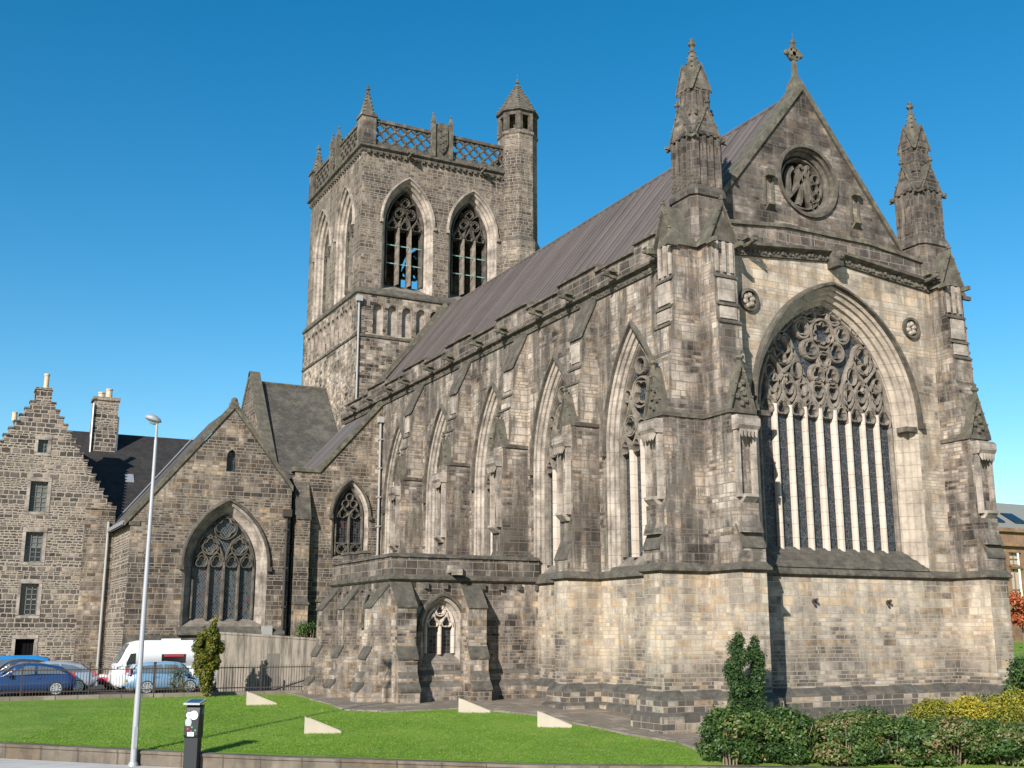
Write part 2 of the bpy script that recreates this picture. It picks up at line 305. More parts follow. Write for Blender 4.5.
def arch(a, zs, r, zb, t=0.0, n=12):
    Rr = (a * a + r * r) / (2 * a); c = a - Rr; q = Rr - t; th = math.acos(min(1, max(-1, -c / q)))
    rt = [(c + q * math.cos(th * i / n), zs + q * math.sin(th * i / n)) for i in range(n + 1)]
    right = [(a - t, zb)] + rt; left = [(-x, z) for x, z in right[:-1]]
    return left + right[::-1]
def bars(mb, f, lines, w_front, w_back, width, close=False, front=.5):
    for L in lines:
        pts = L[0]; wd = L[1] if len(L) > 1 else width; cl = L[2] if len(L) > 2 else close
        n = len(pts); rows = [[] for _ in range(6)]
        for i, p in enumerate(pts):
            a = pts[i - 1] if (i > 0 or cl) else p; b = pts[(i + 1) % n] if (i < n - 1 or cl) else p
            dx, dy = b[0] - a[0], b[1] - a[1]; l = math.hypot(dx, dy) or 1; nx, ny = -dy / l, dx / l
            mid = w_front + (w_back - w_front) * .42
            for k, (o, w) in enumerate(((-.5, w_back), (-.5, mid), (-.5 * front, w_front), (.5 * front, w_front), (.5, mid), (.5, w_back))):
                rows[k].append(f(p[0] + nx * o * wd, p[1] + ny * o * wd, w))
        for k in range(5): mb.strip(rows[k], rows[k + 1], cl)
    return mb
def circ(c, z, r, n=20, sq=1.0): return ([(c + r * math.cos(2 * math.pi * i / n), z + r * sq * math.sin(2 * math.pi * i / n)) for i in range(n)])
def foil(c, z, r, k, ph=0, n=36): return [(c + r * (.66 + .3 * abs(math.cos(k / 2 * (t - ph)))) * math.cos(t), z + r * (.66 + .3 * abs(math.cos(k / 2 * (t - ph)))) * math.sin(t)) for t in [2 * math.pi * i / n for i in range(n)]]
def bez(p0, p1, p2, p3, n=8): return [tuple((1 - t) ** 3 * a + 3 * (1 - t) ** 2 * t * b + 3 * (1 - t) * t * t * c + t ** 3 * d for a, b, c, d in zip(p0, p1, p2, p3)) for t in [i / n for i in range(n + 1)]]
def ogee(c, b, z, h): L = bez((c - b, z), (c - b, z + .55 * h), (c - .15 * b, z + .5 * h), (c, z + h)); return L + [(2 * c - x, y) for x, y in L[-2::-1]]
def point(c, b, z, h, n=7):
    A = arch(b, z, h, z, 0, n); return [(c + x, y) for x, y in A[1:-1]]

def window(parent, f, a, zs, r, zsill, orders, zslope, mats, lines, mull, name='window', hood=.16, mull_w=.13, bars_w=(.0, .12), hoodmat=None, glass_gap=.0, dep_tr=.26, light_foot=None, tracw=.1, separate=False, no_glass=False):
    """frame = stepped surround (the window's own mesh), children: hood, tracery, mullion(s), glass. Returns the outer path for the wall's hole."""
    paths = []
    for t, w in orders:
        k = w / max(.001, orders[-1][1]); paths.append([(x, z) for x, z in arch(a, zs, r, zsill + (zslope - zsill) * k, t)])
    mb = MB()
    for i in range(len(orders) - 1):
        A = [f(x, z, orders[i][1]) for x, z in paths[i]]; B = [f(x, z, orders[i + 1][1]) for x, z in paths[i + 1]]
        mb.strip(A, B); mb.add([A[0], B[0], B[-1], A[-1]], [(0, 1, 2, 3)])
    fr = mb.build(name, mats[0], parent)
    if hood:
        h = MB(); prof = [(0.0, .05), (-.03, -hood), (-.12, -hood), (-.2, .03)]
        ps = [[f(x, z, w) for x, z in arch(a, zs, r, zs, t)[1:-1]] for t, w in prof]
        for A, B in zip(ps, ps[1:]): h.strip(A, B)
        for sgn in (-1, 1): h.mbox(f, sgn * (a + .1) - .11, sgn * (a + .1) + .11, zs - .22, zs + .02, -hood - .03, .05)
        h.build('hood_mould', hoodmat or M['carved'], fr)
    wb = orders[-1][1]; inner = paths[-1]
    tr = MB(); bars(tr, f, lines, wb - dep_tr, wb + .02, tracw); bars(tr, f, [(inner, .14)], wb - dep_tr, wb + .02, .14); tr.build('tracery', mats[1], fr)
    if separate:
        for x, z1, wd in mull: bars(MB(), f, [([(x, zslope - .05), (x, z1)], wd)], wb - dep_tr - .04, wb + .02, wd).build('mullion', mats[2], fr)
    elif mull:
        mm = MB(); bars(mm, f, [([(x, zslope - .05), (x, z1)], wd) for x, z1, wd in mull], wb - dep_tr - .04, wb + .02, .1); mm.build('mullion', mats[2], fr)
    if not no_glass:
        MB().poly(inner, [], f, wb).build('glass', mats[3], fr)
    return fr, paths[0]

ground_plane = lambda x, y: -.08 + .058 * (.727 * x + .686 * y - 28.7) - .04 * (.686 * x - .727 * y + 21.7)
def gz(x, y):
    s = max(.727 * x + .686 * y - 28.7, 0); t = min(max(.686 * x - .727 * y, -60), 12)
    z = -.08 + .058 * s - .04 * (t + 21.7); k = .12
    z = -k * math.log(math.exp(-z / k) + math.exp(-.5 / k)) if z < 4 else .5
    b = min(max((x - 55) / 30, 0), 1); return z + 2.0 * b * b * (3 - 2 * b)
def grass_mat():
    n = NT('lawn_grass'); g = n.n("ShaderNodeNewGeometry"); P = g.outputs['Position']; a = n.noise(P, .35, 6, .65); b = n.noise(P, 14, 6, .75); d = n.noise(n.scale(P, (1, 1, 1)), 1.6, 5, .6)
    c = n.ramp(n.math('ADD', n.math('MULTIPLY', a, .55), n.math('MULTIPLY', b, .5)), [(.36, (.07, .145, .016)), (.52, (.125, .222, .026)), (.66, (.2, .29, .045))])
    dry = n.math('MULTIPLY', n.ramp(n.math('MULTIPLY', n.math('ADD', d, n.math('MULTIPLY', b, .3)), .77), [(.53, (0, 0, 0)), (.63, (1, 1, 1))]), .6); c = n.mix(dry, c, (.27, .27, .08, 1))
    n.base(c, .85, .2); n.bump(n.noise(P, 30, 5, .8), .8, .04); return n.m
def flags_mat():
    n = NT('worn_flags'); g = n.n("ShaderNodeNewGeometry"); P = g.outputs['Position']; br = n.n("ShaderNodeTexBrick"); n.l(n.vm('ADD', P, n.scale(n.noise(P, 2, 3, .6, 1), (.1, .1, 0))), br.inputs['Vector'])
    br.inputs['Scale'].default_value = 1; br.inputs['Brick Width'].default_value = .9; br.inputs['Row Height'].default_value = .7; br.inputs['Mortar Size'].default_value = .02; br.inputs['Color1'].default_value = (.17, .142, .112, 1); br.inputs['Color2'].default_value = (.27, .228, .182, 1); br.inputs['Mortar'].default_value = (.07, .065, .04, 1)
    a = n.noise(P, 1.1, 8, .7); c = n.mix(n.ramp(a, [(.42, (0, 0, 0)), (.6, (1, 1, 1))]), br.outputs[0], (.16, .132, .1, 1)); c = n.mix(n.math('MULTIPLY', n.ramp(n.noise(P, .8, 8, .72), [(.55, (0, 0, 0)), (.68, (1, 1, 1))]), .6), c, (.06, .075, .02, 1))
    n.base(c, .95, .1); n.bump(n.math('SUBTRACT', n.noise(P, 12, 6, .7), br.outputs[1]), .6, .03); return n.m
def concrete_mat(name, c0, c1, streak=.5):
    n = NT(name); u, v, P, nz, p = wall_uv(n); s = n.noise(n.comb(n.math('MULTIPLY', u, 3.2), n.math('MULTIPLY', v, .35), 0.0), 1.4, 6, .65); a = n.noise(P, 2.0, 8, .7)
    c = n.mix(a, (*c0, 1), (*c1, 1)); c = n.mix(n.math('MULTIPLY', n.ramp(s, [(.45, (0, 0, 0)), (.62, (1, 1, 1))]), streak), c, (.06, .052, .042, 1))
    n.base(c, .92, .15); n.bump(n.noise(P, 14, 6, .7), .3, .01); return n.m
M['grass'] = grass_mat(); M['flags'] = flags_mat()
M['paving'] = stone('concrete_paving', [(0, (.36, .34, .31)), (.5, (.42, .4, .37)), (1, (.47, .45, .42))], (.24, .22, .2), .9, .6, .012, .1, (.2, .18, .16), moss=0, bumps=.2)
M['asphalt'] = plain('asphalt', (.05, .05, .05), .9, .2, 0, .25, 30, .4)
M['kerb'] = stone('kerb_sandstone', [(0, (.09, .073, .056)), (.5, (.15, .122, .094)), (1, (.21, .173, .133))], (.06, .05, .04), 1.25, 6.0, .022, .45, light=.0, moss=.35, vo=2.5, thin=0, contrast=.3)
M['concrete_s'] = concrete_mat('streaked_concrete', (.17, .142, .11), (.29, .25, .2), .75); M['concrete_d'] = concrete_mat('dark_concrete', (.1, .09, .075), (.15, .13, .11), .4)
M['cream'] = plain('cream_panel', (.4, .34, .265), .8, .2, 0, .15, 3); M['alu'] = plain('galvanised_steel', (.33, .33, .34), .5, .4, .2, .1); M['alu_d'] = plain('grey_casting', (.32, .33, .33), .5, .4, .3); M['lens'] = plain('lamp_lens', (.25, .27, .24), .2, .6)
M['meter'] = plain('black_cabinet', (.01, .0105, .012), .5, .35); M['meter_grey'] = plain('dark_grey_pedestal', (.017, .018, .02), .55, .35); M['solar'] = plain('solar_cells', (.02, .045, .1), .15, .6, 0, .3); M['blue'] = plain('sign_blue', (.04, .2, .38), .5); M['green'] = plain('green_button', (.03, .3, .1), .5); M['red'] = plain('red_button', (.5, .03, .03), .5)
M['rubber'] = plain('tyre_rubber', (.022, .022, .022), .8, .2); M['rim'] = plain('alloy_rim', (.6, .61, .62), .3, .5, .6, .05); M['tail'] = plain('tail_lamp', (.4, .02, .025), .25, .6); M['headlamp'] = plain('head_lamp', (.7, .72, .74), .15, .7, .3); M['yellow'] = plain('yellow_plate', (.6, .45, .05), .5)
M['sash'] = plain('grey_sash', (.16, .16, .15), .6); M['curtain'] = plain('net_curtain', (.13, .13, .115), .9, .1); M['curtain_red'] = plain('red_curtain', (.4, .03, .05), .9, .1); M['bark'] = plain('bark', (.17, .13, .09), .95, .1, 0, .4, 8, .5)
M['sand'] = stone('red_sandstone', [(0, (.16, .09, .05)), (.5, (.26, .155, .09)), (1, (.33, .2, .125))], (.2, .15, .1), .8, .35, .015, .3); M['sky_blue'] = plain('pale_blue', (.3, .5, .68), .6); M['violet'] = plain('violet_ink', (.3, .24, .5), .6)
M['car_glass'] = plain('car_glass', (.1, .12, .13), .05, .9, 0, .5, 2.5)
M['roof_grey'] = plain('grey_roof', (.2, .2, .17), .6, .3)
# ------------------------------------------------------------------ the abbey church
XS, YE, XC, YV = 24.4, 32.7, 31.5, 44.8
abbey = empty('abbey_church', (31.5, 50, .2), 'large soot-stained stone gothic abbey church with square tower, traceried windows and pinnacles', 'church')
fS = lambda x0, yc: (lambda u, v, w: (x0 + w, yc - u, v))
fE = lambda xc, y0: (lambda u, v, w: (xc + u, y0 + w, v))
fN = lambda xc, y1: (lambda u, v, w: (xc - u, y1 - w, v))
fW = lambda x1, yc: (lambda u, v, w: (x1 - w, yc + u, v))
bS = lambda x0, yc: (lambda p, z, s: (x0 - p, yc + s, z))            # buttress frames: p out of the wall, s along it
bE = lambda y0, xc: (lambda p, z, s: (xc + s, y0 - p, z))
PITCH = 6.35; WY = [36.7 + PITCH * i for i in range(5)]; BY = [39.9 + PITCH * i for i in range(4)]
# --- choir: lower masonry with plinths and string course
pts = [(XS, YV + .4), (XS, 40.43), (22.8, 40.43), (22.8, 39.37), (XS, 39.37), (XS, 33.9), (22.8, 33.9), (22.8, 32.8), (24.9, 32.8), (24.9, 30.95), (25.95, 30.95), (25.95, YE),
       (37.05, YE), (37.05, 30.95), (38.1, 30.95), (38.1, 32.8), (40.2, 32.8), (40.2, 33.9), (38.6, 33.9), (38.6, 72.4)]
mb = MB().course(pts, [(.42, -1.2), (.42, .42), (.4, .5), (.26, .62), (.26, 1.0), (.22, 1.1), (.05, 1.26), (0, 1.3), (0, 5.36)])
choir = mb.build('choir_wall', M['lower'], abbey)
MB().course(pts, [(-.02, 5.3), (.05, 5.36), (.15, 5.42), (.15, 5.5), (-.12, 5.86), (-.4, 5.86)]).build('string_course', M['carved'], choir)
# --- south windows
def swin_lines():
    L = []
    for c in (-1.2, -.4, .4, 1.2): L.append((ogee(c, .4, 10.35, .85), .1)); L.append((foil(c, 10.62, .3, 3, math.pi / 2), .05, True))
    for c in (-.8, .8):
        L.append((bez((c - .8, 10.5), (c - .85, 11.6), (c - .1, 11.7), (c, 12.7)) + bez((c + .8, 10.5), (c + .85, 11.6), (c + .1, 11.7), (c, 12.7))[-2::-1], .12))
        L.append((circ(c, 11.5, .42), .1, True)); L.append((foil(c, 11.5, .36, 4), .06, True))
    L.append((circ(0, 12.75, .62), .13, True)); L.append((foil(0, 12.75, .54, 4, .6), .07, True))
    L += [(circ(0, 13.85, .34), .09, True), (circ(-.95, 12.75, .25), .07, True), (circ(.95, 12.75, .25), .07, True), (circ(0, 11.35, .3), .08, True)]
    return L
ORD_S = [(0, 0), (.1, .04), (.1, .12), (.22, .2), (.22, .3), (.34, .38), (.34, .48), (.5, .6)]
holes = []; sw0 = None
for i, y in enumerate(WY):
    f = fS(XS, y)
    if i == 0:
        sw0, path = window(abbey, f, 2.1, 10.6, 4.85, 5.5, ORD_S, 6.25, [M['mould'], M['tracery'], M['mullion'], M['glass_e']], swin_lines(), [(-.8, 10.5, .14), (0, 10.8, .18), (.8, 10.5, .14)], name='choir_window', hood=.14)
    else: copy_at(sw0, abbey, (0, y - WY[0], 0))
    holes.append([(-y + x, z) for x, z in path])
wall = MB().poly([(-72.4, 5.4), (-33.2, 5.4), (-33.2, 17.6), (-72.4, 17.6)], holes, fS(XS, 0)); wall.box(38.5, 38.6, 33, 72.4, 5.4, 17.8)
cw = wall.build('clerestory_wall', M['choir'], abbey)
# frieze, cornice and stepped parapet of the south side
c = MB(); c.course([(XS, 72.4), (XS, 33.9)], [(-.02, 17.2), (.08, 17.24), (.08, 17.5), (.26, 17.56), (.26, 17.66), (.02, 17.76), (-.1, 17.76)])
for k in range(170):
    y = 34.1 + k * .226 + random.uniform(-.05, .05)
    c.ball((XS - .07, y, 17.37 + random.uniform(-.05, .05)), random.uniform(.05, .1), 5, 4, (.8, 1.2, 1))
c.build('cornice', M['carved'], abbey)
p = MB(); p.box(XS + .02, XS + .5, 33.9, 72.4, 17.7, 18.5); cp = MB()
segs = []; y = 34.2
for i in range(5):
    y0 = 34.0 + PITCH * i
    segs += [(y0, y0 + 2.4, .28), (y0 + 2.4, y0 + 5.4, .0), (y0 + 5.4, y0 + PITCH, .28)]
segs += [(65.75, 68, .3), (68, 72.4, 0)]
for a, b, dz in segs:
    if dz: p.box(XS + .02, XS + .5, a, b, 18.5, 18.5 + dz)
    cp.prism([(-.1, 18.5 + dz), (-.1, 18.58 + dz), (.2, 18.7 + dz), (.6, 18.58 + dz), (.6, 18.5 + dz)], lambda q, z, s: (XS + q, s, z), a, b - .004)
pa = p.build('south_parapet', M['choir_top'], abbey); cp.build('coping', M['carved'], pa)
# gargoyles
def gargoyle(mb, f):
    """f(p, z, s): a crouching beast on a short beam, p out of the wall"""
    rings = []
    for q, zz, w, hh in ((0, 0, .1, .1), (.25, .01, .11, .12), (.42, .04, .08, .09), (.52, .06, .1, .1), (.68, .05, .08, .07), (.78, .02, .04, .04)):
        rings.append([f(q, zz - hh, -w * .7), f(q, zz - hh, w * .7), f(q, zz, w), f(q, zz + hh, w * .6), f(q, zz + hh, -w * .6), f(q, zz, -w)])
    mb.loft(rings)
    for sg in (-1, 1):
        mb.prism([(.1, .1), (.5, .12), (.34, .3)], lambda a, b, c_: f(a, b, c_), sg * .1, sg * .24); mb.prism([(.62, .15), (.74, .15), (.64, .26)], lambda a, b, c_: f(a, b, c_), sg * .03, sg * .09)
    return mb
g0 = None
for y in [34.35, 37.4, 41.0, 43.8, 47.4, 50.2, 53.8, 56.5, 60.2, 62.9, 66.4, 69.5]:
    if g0 is None: g0 = gargoyle(MB(), lambda p_, z, s: (XS - .2 - p_, 34.35 + s, 17.72 + z)).build('gargoyle', M['spire'], abbey)
    else: copy_at(g0, abbey, (0, y - 34.35, 0))
for x in (26.9, 36.6):
    gargoyle(MB(), lambda p_, z, s: (x + s, YE - .25 - p_, 17.98 + z)).build('gargoyle', M['spire'], abbey)
# --- buttresses of the south wall
def gablet(mb, f, p0, p1, zb, zp, hw, th=.12):
    """little gabled roof: ridge along p, slopes across s"""
    for sg in (-1, 1):
        mb.prism([(sg * (hw + .06), zb - .08), (sg * (hw + .06), zb + .04), (0, zp + th), (0, zp - .02)], lambda s, z, p_: f(p_, z, s), p0, p1)
def finial(mb, f, p_, z, s, k=1.0):
    mb.loft([[f(p_ + r * math.cos(t), z + h, s + r * math.sin(t)) for t in [i * math.pi / 3 for i in range(6)]] for r, h in ((.06 * k, -.1 * k), (.07 * k, .1 * k), (.16 * k, .18 * k), (.17 * k, .26 * k), (.06 * k, .32 * k), (.1 * k, .42 * k), (.02 * k, .5 * k))])
def crockets(mb, f, a, b, n, r):
    for i in range(1, n + 1):
        t = i / (n + .6); q = [a[k] + (b[k] - a[k]) * t for k in range(3)]; c_ = f(*q); mb.ball(c_, r, 5, 3, (1, 1, .8))
def niche(parent, f, p0, zb, zt, hw):
    """statue niche of a buttress face: pedestal, two jamb shafts, vaulted canopy; empty, as in the photo"""
    j = MB()
    for sg in (-1, 1): j.mbox(lambda s, z, p_: f(p_, z, s), sg * hw - .07, sg * hw + .07, zb, zt, p0 - .05, p0 + .2)
    j.prism([(p0 - .1, zb - .25), (p0 + .12, zb - .25), (p0 + .38, zb), (p0 + .38, zb + .1), (p0 - .1, zb + .1)], lambda p_, z, s: f(p_, z, s), -hw * .8, hw * .8)
    nj = j.build('niche', M['mould'], parent)
    c_ = MB(); c_.prism([(p0 - .1, zt - .1), (p0 + .3, zt - .1), (p0 + .42, zt + .05), (p0 + .42, zt + .3), (p0 + .3, zt + .42), (p0 - .1, zt + .42)], lambda p_, z, s: f(p_, z, s), -hw - .12, hw + .12)
    for k in range(5): c_.prism([(p0 + .2, zt - .1), (p0 + .4, zt - .1), (p0 + .36, zt - .38)], lambda p_, z, s: f(p_, z, s), -hw + k * hw * .45, -hw + k * hw * .45 + hw * .2)
    c_.build('canopy', M['mould'], parent)
def choir_buttress(y):
    f = bS(XS, y); hw = .53
    b = MB().prism([(-.1, 5.5), (1.58, 5.5), (1.58, 6.25), (1.3, 6.95), (1.3, 11.75), (1.0, 12.1), (.96, 13.5), (.87, 13.62), (.85, 14.15), (.76, 14.3), (.74, 15.5), (.7, 15.62), (.02, 17.3), (-.1, 17.3)], f, -hw, hw)
    o = b.build('buttress', M['choir'], abbey)
    each(o, 'weathering', M['carved'], f, [[(p_ - .3, z + d + .1), (p_ + .04, z - .04), (p_ + .04, z + .02), (p_ - .3, z + d + .16)] for p_, z, d in ((1.58, 6.2, .62), (.97, 13.55, .1), (.86, 14.22, .1), (.78, 15.55, .1))], -hw + .004, hw - .004)
    each(o, 'weathering', M['carved'], f, [[(.8, 15.55), (.8, 15.66), (.0, 17.52), (-.1, 17.52), (-.1, 17.3), (.02, 17.25)]], -hw - .06, hw + .06)
    st = MB(); st.mbox(lambda s, z, p_: f(p_, z, s), -hw - .07, hw + .07, 11.68, 11.82, -.05, 1.2); st.build('string_course', M['carved'], o)
    g = MB(); g.prism([(-.5, 11.75), (.5, 11.75), (0, 13.0)], lambda s, z, p_: f(p_, z, s), .3, 1.3); go_ = g.build('gablet', M['carved'], o)
    r = MB(); gablet(r, f, .3, 1.4, 11.75, 13.0, .5); crockets(r, f, (1.38, 11.8, -.58), (1.38, 13.1, 0), 3, .06); crockets(r, f, (1.38, 11.8, .58), (1.38, 13.1, 0), 3, .06)
    finial(r, f, 1.3, 13.1, 0, .8); r.build('gablet_roof', M['spire'], o)
    q = MB(); q.mbox(lambda s, z, p_: f(p_, z, s), -.33, .33, 14.5, 15.35, .7, .8); q.build('panel', M['mould'], o)
    niche(o, f, 1.3, 8.0, 10.9, .34)
    return o
b0 = choir_buttress(BY[0])
for y in BY[1:]: copy_at(b0, abbey, (0, y - BY[0], 0))
# --- corner towers: two angle buttresses and a two-stage pinnacle
def angle_buttress(f, name='angle_buttress', dz=0):
    """p measured from the core line: 0 at the core face"""
    hw = .54
    b = MB().prism([(-1.2, 5.5), (1.8, 5.5), (1.8, 6.3), (1.5, 7.0), (1.5, 11.1), (1.2, 11.5), (1.15, 13.3), (1.05, 13.5), (1.05, 14.45), (.96, 14.6), (.96, 15.15), (.9, 15.3), (.9, 16.25), (.82, 16.4), (.82, 17.75), (-1.2, 17.75)], f, -hw, hw)
    o = b.build(name, M['choir'], abbey)
    b2 = MB().prism([(-hw, 17.7), (hw, 17.7), (0, 19.2)], lambda s, z, p_: f(p_, z, s), -1.0, .82); gg = b2.build('gablet', M['carved'], o)
    each(o, 'weathering', M['carved'], f, [[(p_ - .35, z + d + .12), (p_ + .05, z - .05), (p_ + .05, z + .02), (p_ - .35, z + d + .19)] for p_, z, d in ((1.8, 6.22, .72), (1.06, 13.42, .1), (1.06, 14.5, .12), (.98, 15.2, .1), (.92, 16.3, .12))], -hw + .005, hw - .005)
    MB().mbox(lambda s, z, p_: f(p_, z, s), -hw - .07, hw + .07, 10.98, 11.12, -1.1, 1.6).build('string_course', M['carved'], o)
    r = MB(); gablet(r, f, -1.0, .92, 17.7, 19.2, hw + .08, .16)
    for sg in (-1, 1): crockets(r, f, (.9, 17.75, sg * .7), (.9, 19.3, 0), 2, .07)
    finial(r, f, .85, 19.3, 0, .6)
    for sg in (-1, 1): r.mbox(lambda s, z, p_: f(p_, z, s), sg * .62 - .07, sg * .62 + .07, 17.55, 17.72, .7, 1.2)
    r.build('gablet_roof', M['spire'], o)
    g = MB(); g.prism([(-.52, 11.1), (.52, 11.1), (0, 12.75)], lambda s, z, p_: f(p_, z, s), .5, 1.5); g2 = g.build('gablet', M['carved'], o)
    r = MB(); gablet(r, f, .5, 1.62, 11.1, 12.75, .52, .14); finial(r, f, 1.5, 12.85, 0, 1.0)
    for sg in (-1, 1): crockets(r, f, (1.6, 11.15, sg * .6), (1.6, 12.8, 0), 3, .065)
    for k in range(7): r.ball(f(1.52, 11.35 + .13 * k, .28 * math.sin(k * 2.3) * (1 - k / 8)), .12, 5, 4)
    r.build('gablet_roof', M['spire'], o)
    q = MB()
    for sg in (-1, 0, 1): q.mbox(lambda s, z, p_: f(p_, z, s), sg * .34 - .06, sg * .34 + .06, 16.5, 17.7, .8, .9)
    q.mbox(lambda s, z, p_: f(p_, z, s), -.38, .38, 15.35, 16.2, .85, .96); q.mbox(lambda s, z, p_: f(p_, z, s), -.38, .38, 14.65, 15.1, .9, 1.02)
    q.build('panel', M['mould'], o)
    pd = MB(); pd.mbox(lambda s, z, p_: f(p_, z, s), -.4, .4, 7.0, 7.75, 1.45, 1.72); pd.prism([(1.4, 6.7), (1.85, 6.7), (1.72, 7.1), (1.4, 7.1)], f, -.46, .46); pd.build('pedestal', M['choir'], o)
    niche(o, f, 1.5, 7.95, 10.45, .36)
    return o
def octo(c, s, ch, z): return [(c[0] + x, c[1] + y, z) for x, y in ((-s, -s + ch), (-s + ch, -s), (s - ch, -s), (s, -s + ch), (s, s - ch), (s - ch, s), (-s + ch, s), (-s, s - ch))]
def pinnacle(c):
    b = MB(); b.loft([octo(c, .5, .15, 17.2), octo(c, .82, .22, 18.1), octo(c, .82, .22, 19.7), octo(c, .9, .24, 19.75), octo(c, .9, .24, 19.95), octo(c, .8, .2, 20.15), octo(c, .78, .2, 20.2)])
    core = b.build('pinnacle', M['dark'], abbey)
    s = MB(); s.loft([octo(c, .72, .2, 20.1), octo(c, .7, .2, 22.7)])
    for k in range(4):
        a = k * math.pi / 2; f = lambda p_, z, q: (c[0] + math.cos(a) * p_ - math.sin(a) * q, c[1] + math.sin(a) * p_ + math.cos(a) * q, z)
        for q in (-.52, -.17, .17, .52): s.mbox(lambda u, v, w: f(w, v, u), q - .07, q + .07, 20.2, 22.35, .6, .8)
        s.cyl(f(.62, 20.2, .62), f(.62, 22.4, .62), .11, .11, 6)
        s.prism([(-.72, 22.3), (.72, 22.3), (0, 23.5)], lambda u, v, w: f(w, v, u), .2, .8)
    sh = s.build('shaft', M['dark'], core)
    g = MB(); u2 = MB(); g2 = MB()
    u2.loft([octo(c, .46, .14, 22.3), octo(c, .43, .13, 24.7)])
    for k in range(4):
        a = k * math.pi / 2; f = lambda p_, z, q: (c[0] + math.cos(a) * p_ - math.sin(a) * q, c[1] + math.sin(a) * p_ + math.cos(a) * q, z)
        gablet(g, f, .15, .84, 22.25, 23.5, .56, .11); finial(g, f, .84, 23.55, 0, .75)
        for sg in (-1, 1): crockets(g, f, (.82, 22.3, sg * .7), (.82, 23.5, 0), 2, .065); g.mbox(lambda u, v, w: f(w, v, u), sg * .7 - .045, sg * .7 + .045, 22.12, 22.24, .7, .98)
        for q in (-.3, 0, .3): u2.mbox(lambda u, v, w: f(w, v, u), q - .05, q + .05, 23.3, 24.45, .35, .5)
        u2.prism([(-.42, 24.45), (.42, 24.45), (0, 25.5)], lambda u, v, w: f(w, v, u), .1, .5)
        gablet(g2, f, .1, .56, 24.45, 25.5, .4, .08)
        for sg in (-1, 1): crockets(g2, f, (.54, 24.5, sg * .45), (.54, 25.55, 0), 3, .05)
        crockets(g2, f, (.26, 25.3, .26), (.06, 26.4, .06), 4, .06)
    g.build('gablet_roof', M['spire'], core); u2.build('upper_shaft', M['dark'], core)
    g2.loft([octo(c, .36, .14, 24.9), octo(c, .06, .025, 26.45)]); finial(g2, lambda p_, z, q: (c[0] + p_, c[1] + q, z), 0, 26.4, 0, 1.0); g2.build('spirelet', M['spire'], core)
    return core
for mir in (0, 1):
    X = (lambda x: x) if not mir else (lambda x: 63.0 - x)
    angle_buttress(lambda p_, z, s: (X(25.42) + s, 32.75 - p_, z))
    angle_buttress(lambda p_, z, s: (X(24.6 - p_), 33.35 + s, z))
    pinnacle((X(25.42), 33.35))
MB().box(24.45, 26.3, 32.78, 34.2, 5.4, 17.6).build('corner_core', M['choir'], abbey); MB().box(36.7, 38.55, 32.78, 34.2, 5.4, 17.6).build('corner_core', M['choir'], abbey)
# --- east front
def east_lines():
    L = []
    for k in range(9):
        c_ = (k - 4) * .767; L.append((ogee(c_, .383, 11.6 + (.1 if 2 < k < 6 else 0), .85), .15)); L.append((foil(c_, 11.92, .3, 3, math.pi / 2), .07, True))
    for k in range(8):
        c_ = (k - 3.5) * .767; z = 12.78
        L.append(([(c_, 12.0)] + bez((c_ - .05, 12.2), (c_ - .42, 12.5), (c_ - .42, 13.05), (c_ + .0, 13.35), 6) + bez((c_ + .0, 13.35), (c_ + .42, 13.05), (c_ + .42, 12.5), (c_ + .05, 12.2), 6), .14)); L.append((foil(c_, 12.78, .29, 3, -math.pi / 2), .08, True))
    for sg in (-1, 1):
        L.append((bez((sg * 1.15, 11.6), (sg * .75, 13.2), (sg * 1.3, 14.2), (sg * 2.6, 15.35), 12), .24))          # the great diagonal bars
        L.append((bez((sg * 2.68, 12.0), (sg * 2.6, 13.2), (sg * 1.9, 13.5), (sg * 1.55, 14.0), 8), .16)); L.append((bez((sg * 2.0, 12.9), (sg * 2.1, 13.5), (sg * 2.6, 13.7), (sg * 2.95, 14.2), 8), .16))
        L.append((circ(sg * 2.12, 14.35, .5, 20, 1.25), .14, True)); L.append((foil(sg * 2.12, 14.5, .4, 3, sg * .8), .07, True)); L.append((foil(sg * 2.2, 13.95, .26, 3, sg * .8), .085, True))
        L.append((circ(sg * 1.45, 13.55, .27, 14, 1.3), .08, True)); L.append((circ(sg * 2.85, 13.3, .22, 14, 1.4), .07, True)); L.append((circ(sg * 1.75, 15.55, .2), .07, True))
        L.append((circ(sg * .36, 13.5, .36), .15, True)); L.append((foil(sg * .36, 13.5, .31, 3, math.pi / 2), .085, True))
        L.append((circ(sg * .68, 14.5, .4), .16, True)); L.append((foil(sg * .68, 14.5, .34, 3, math.pi / 2), .085, True))
        L.append((circ(sg * 1.06, 15.28, .36), .15, True)); L.append((foil(sg * 1.06, 15.28, .3, 3, math.pi / 2), .085, True))
        L.append((circ(sg * .66, 15.98, .34), .15, True)); L.append((foil(sg * .66, 15.98, .29, 3, math.pi / 2), .085, True))
    L.append((circ(0, 14.12, .34), .1, True)); L.append((foil(0, 14.12, .29, 3, -math.pi / 2), .085, True))
    L.append((circ(0, 15.22, .6, 24), .15, True)); L.append((foil(0, 15.22, .5, 8), .07, True)); L.append((circ(0, 16.32, .3), .09, True)); L.append((foil(0, 16.32, .24, 3), .05, True))
    return L
ORD_E = [(0, 0), (.12, .04), (.12, .14), (.28, .22), (.28, .34), (.45, .42), (.45, .55), (.62, .66), (.62, .74), (.78, .86)]
f = fE(XC, YE)
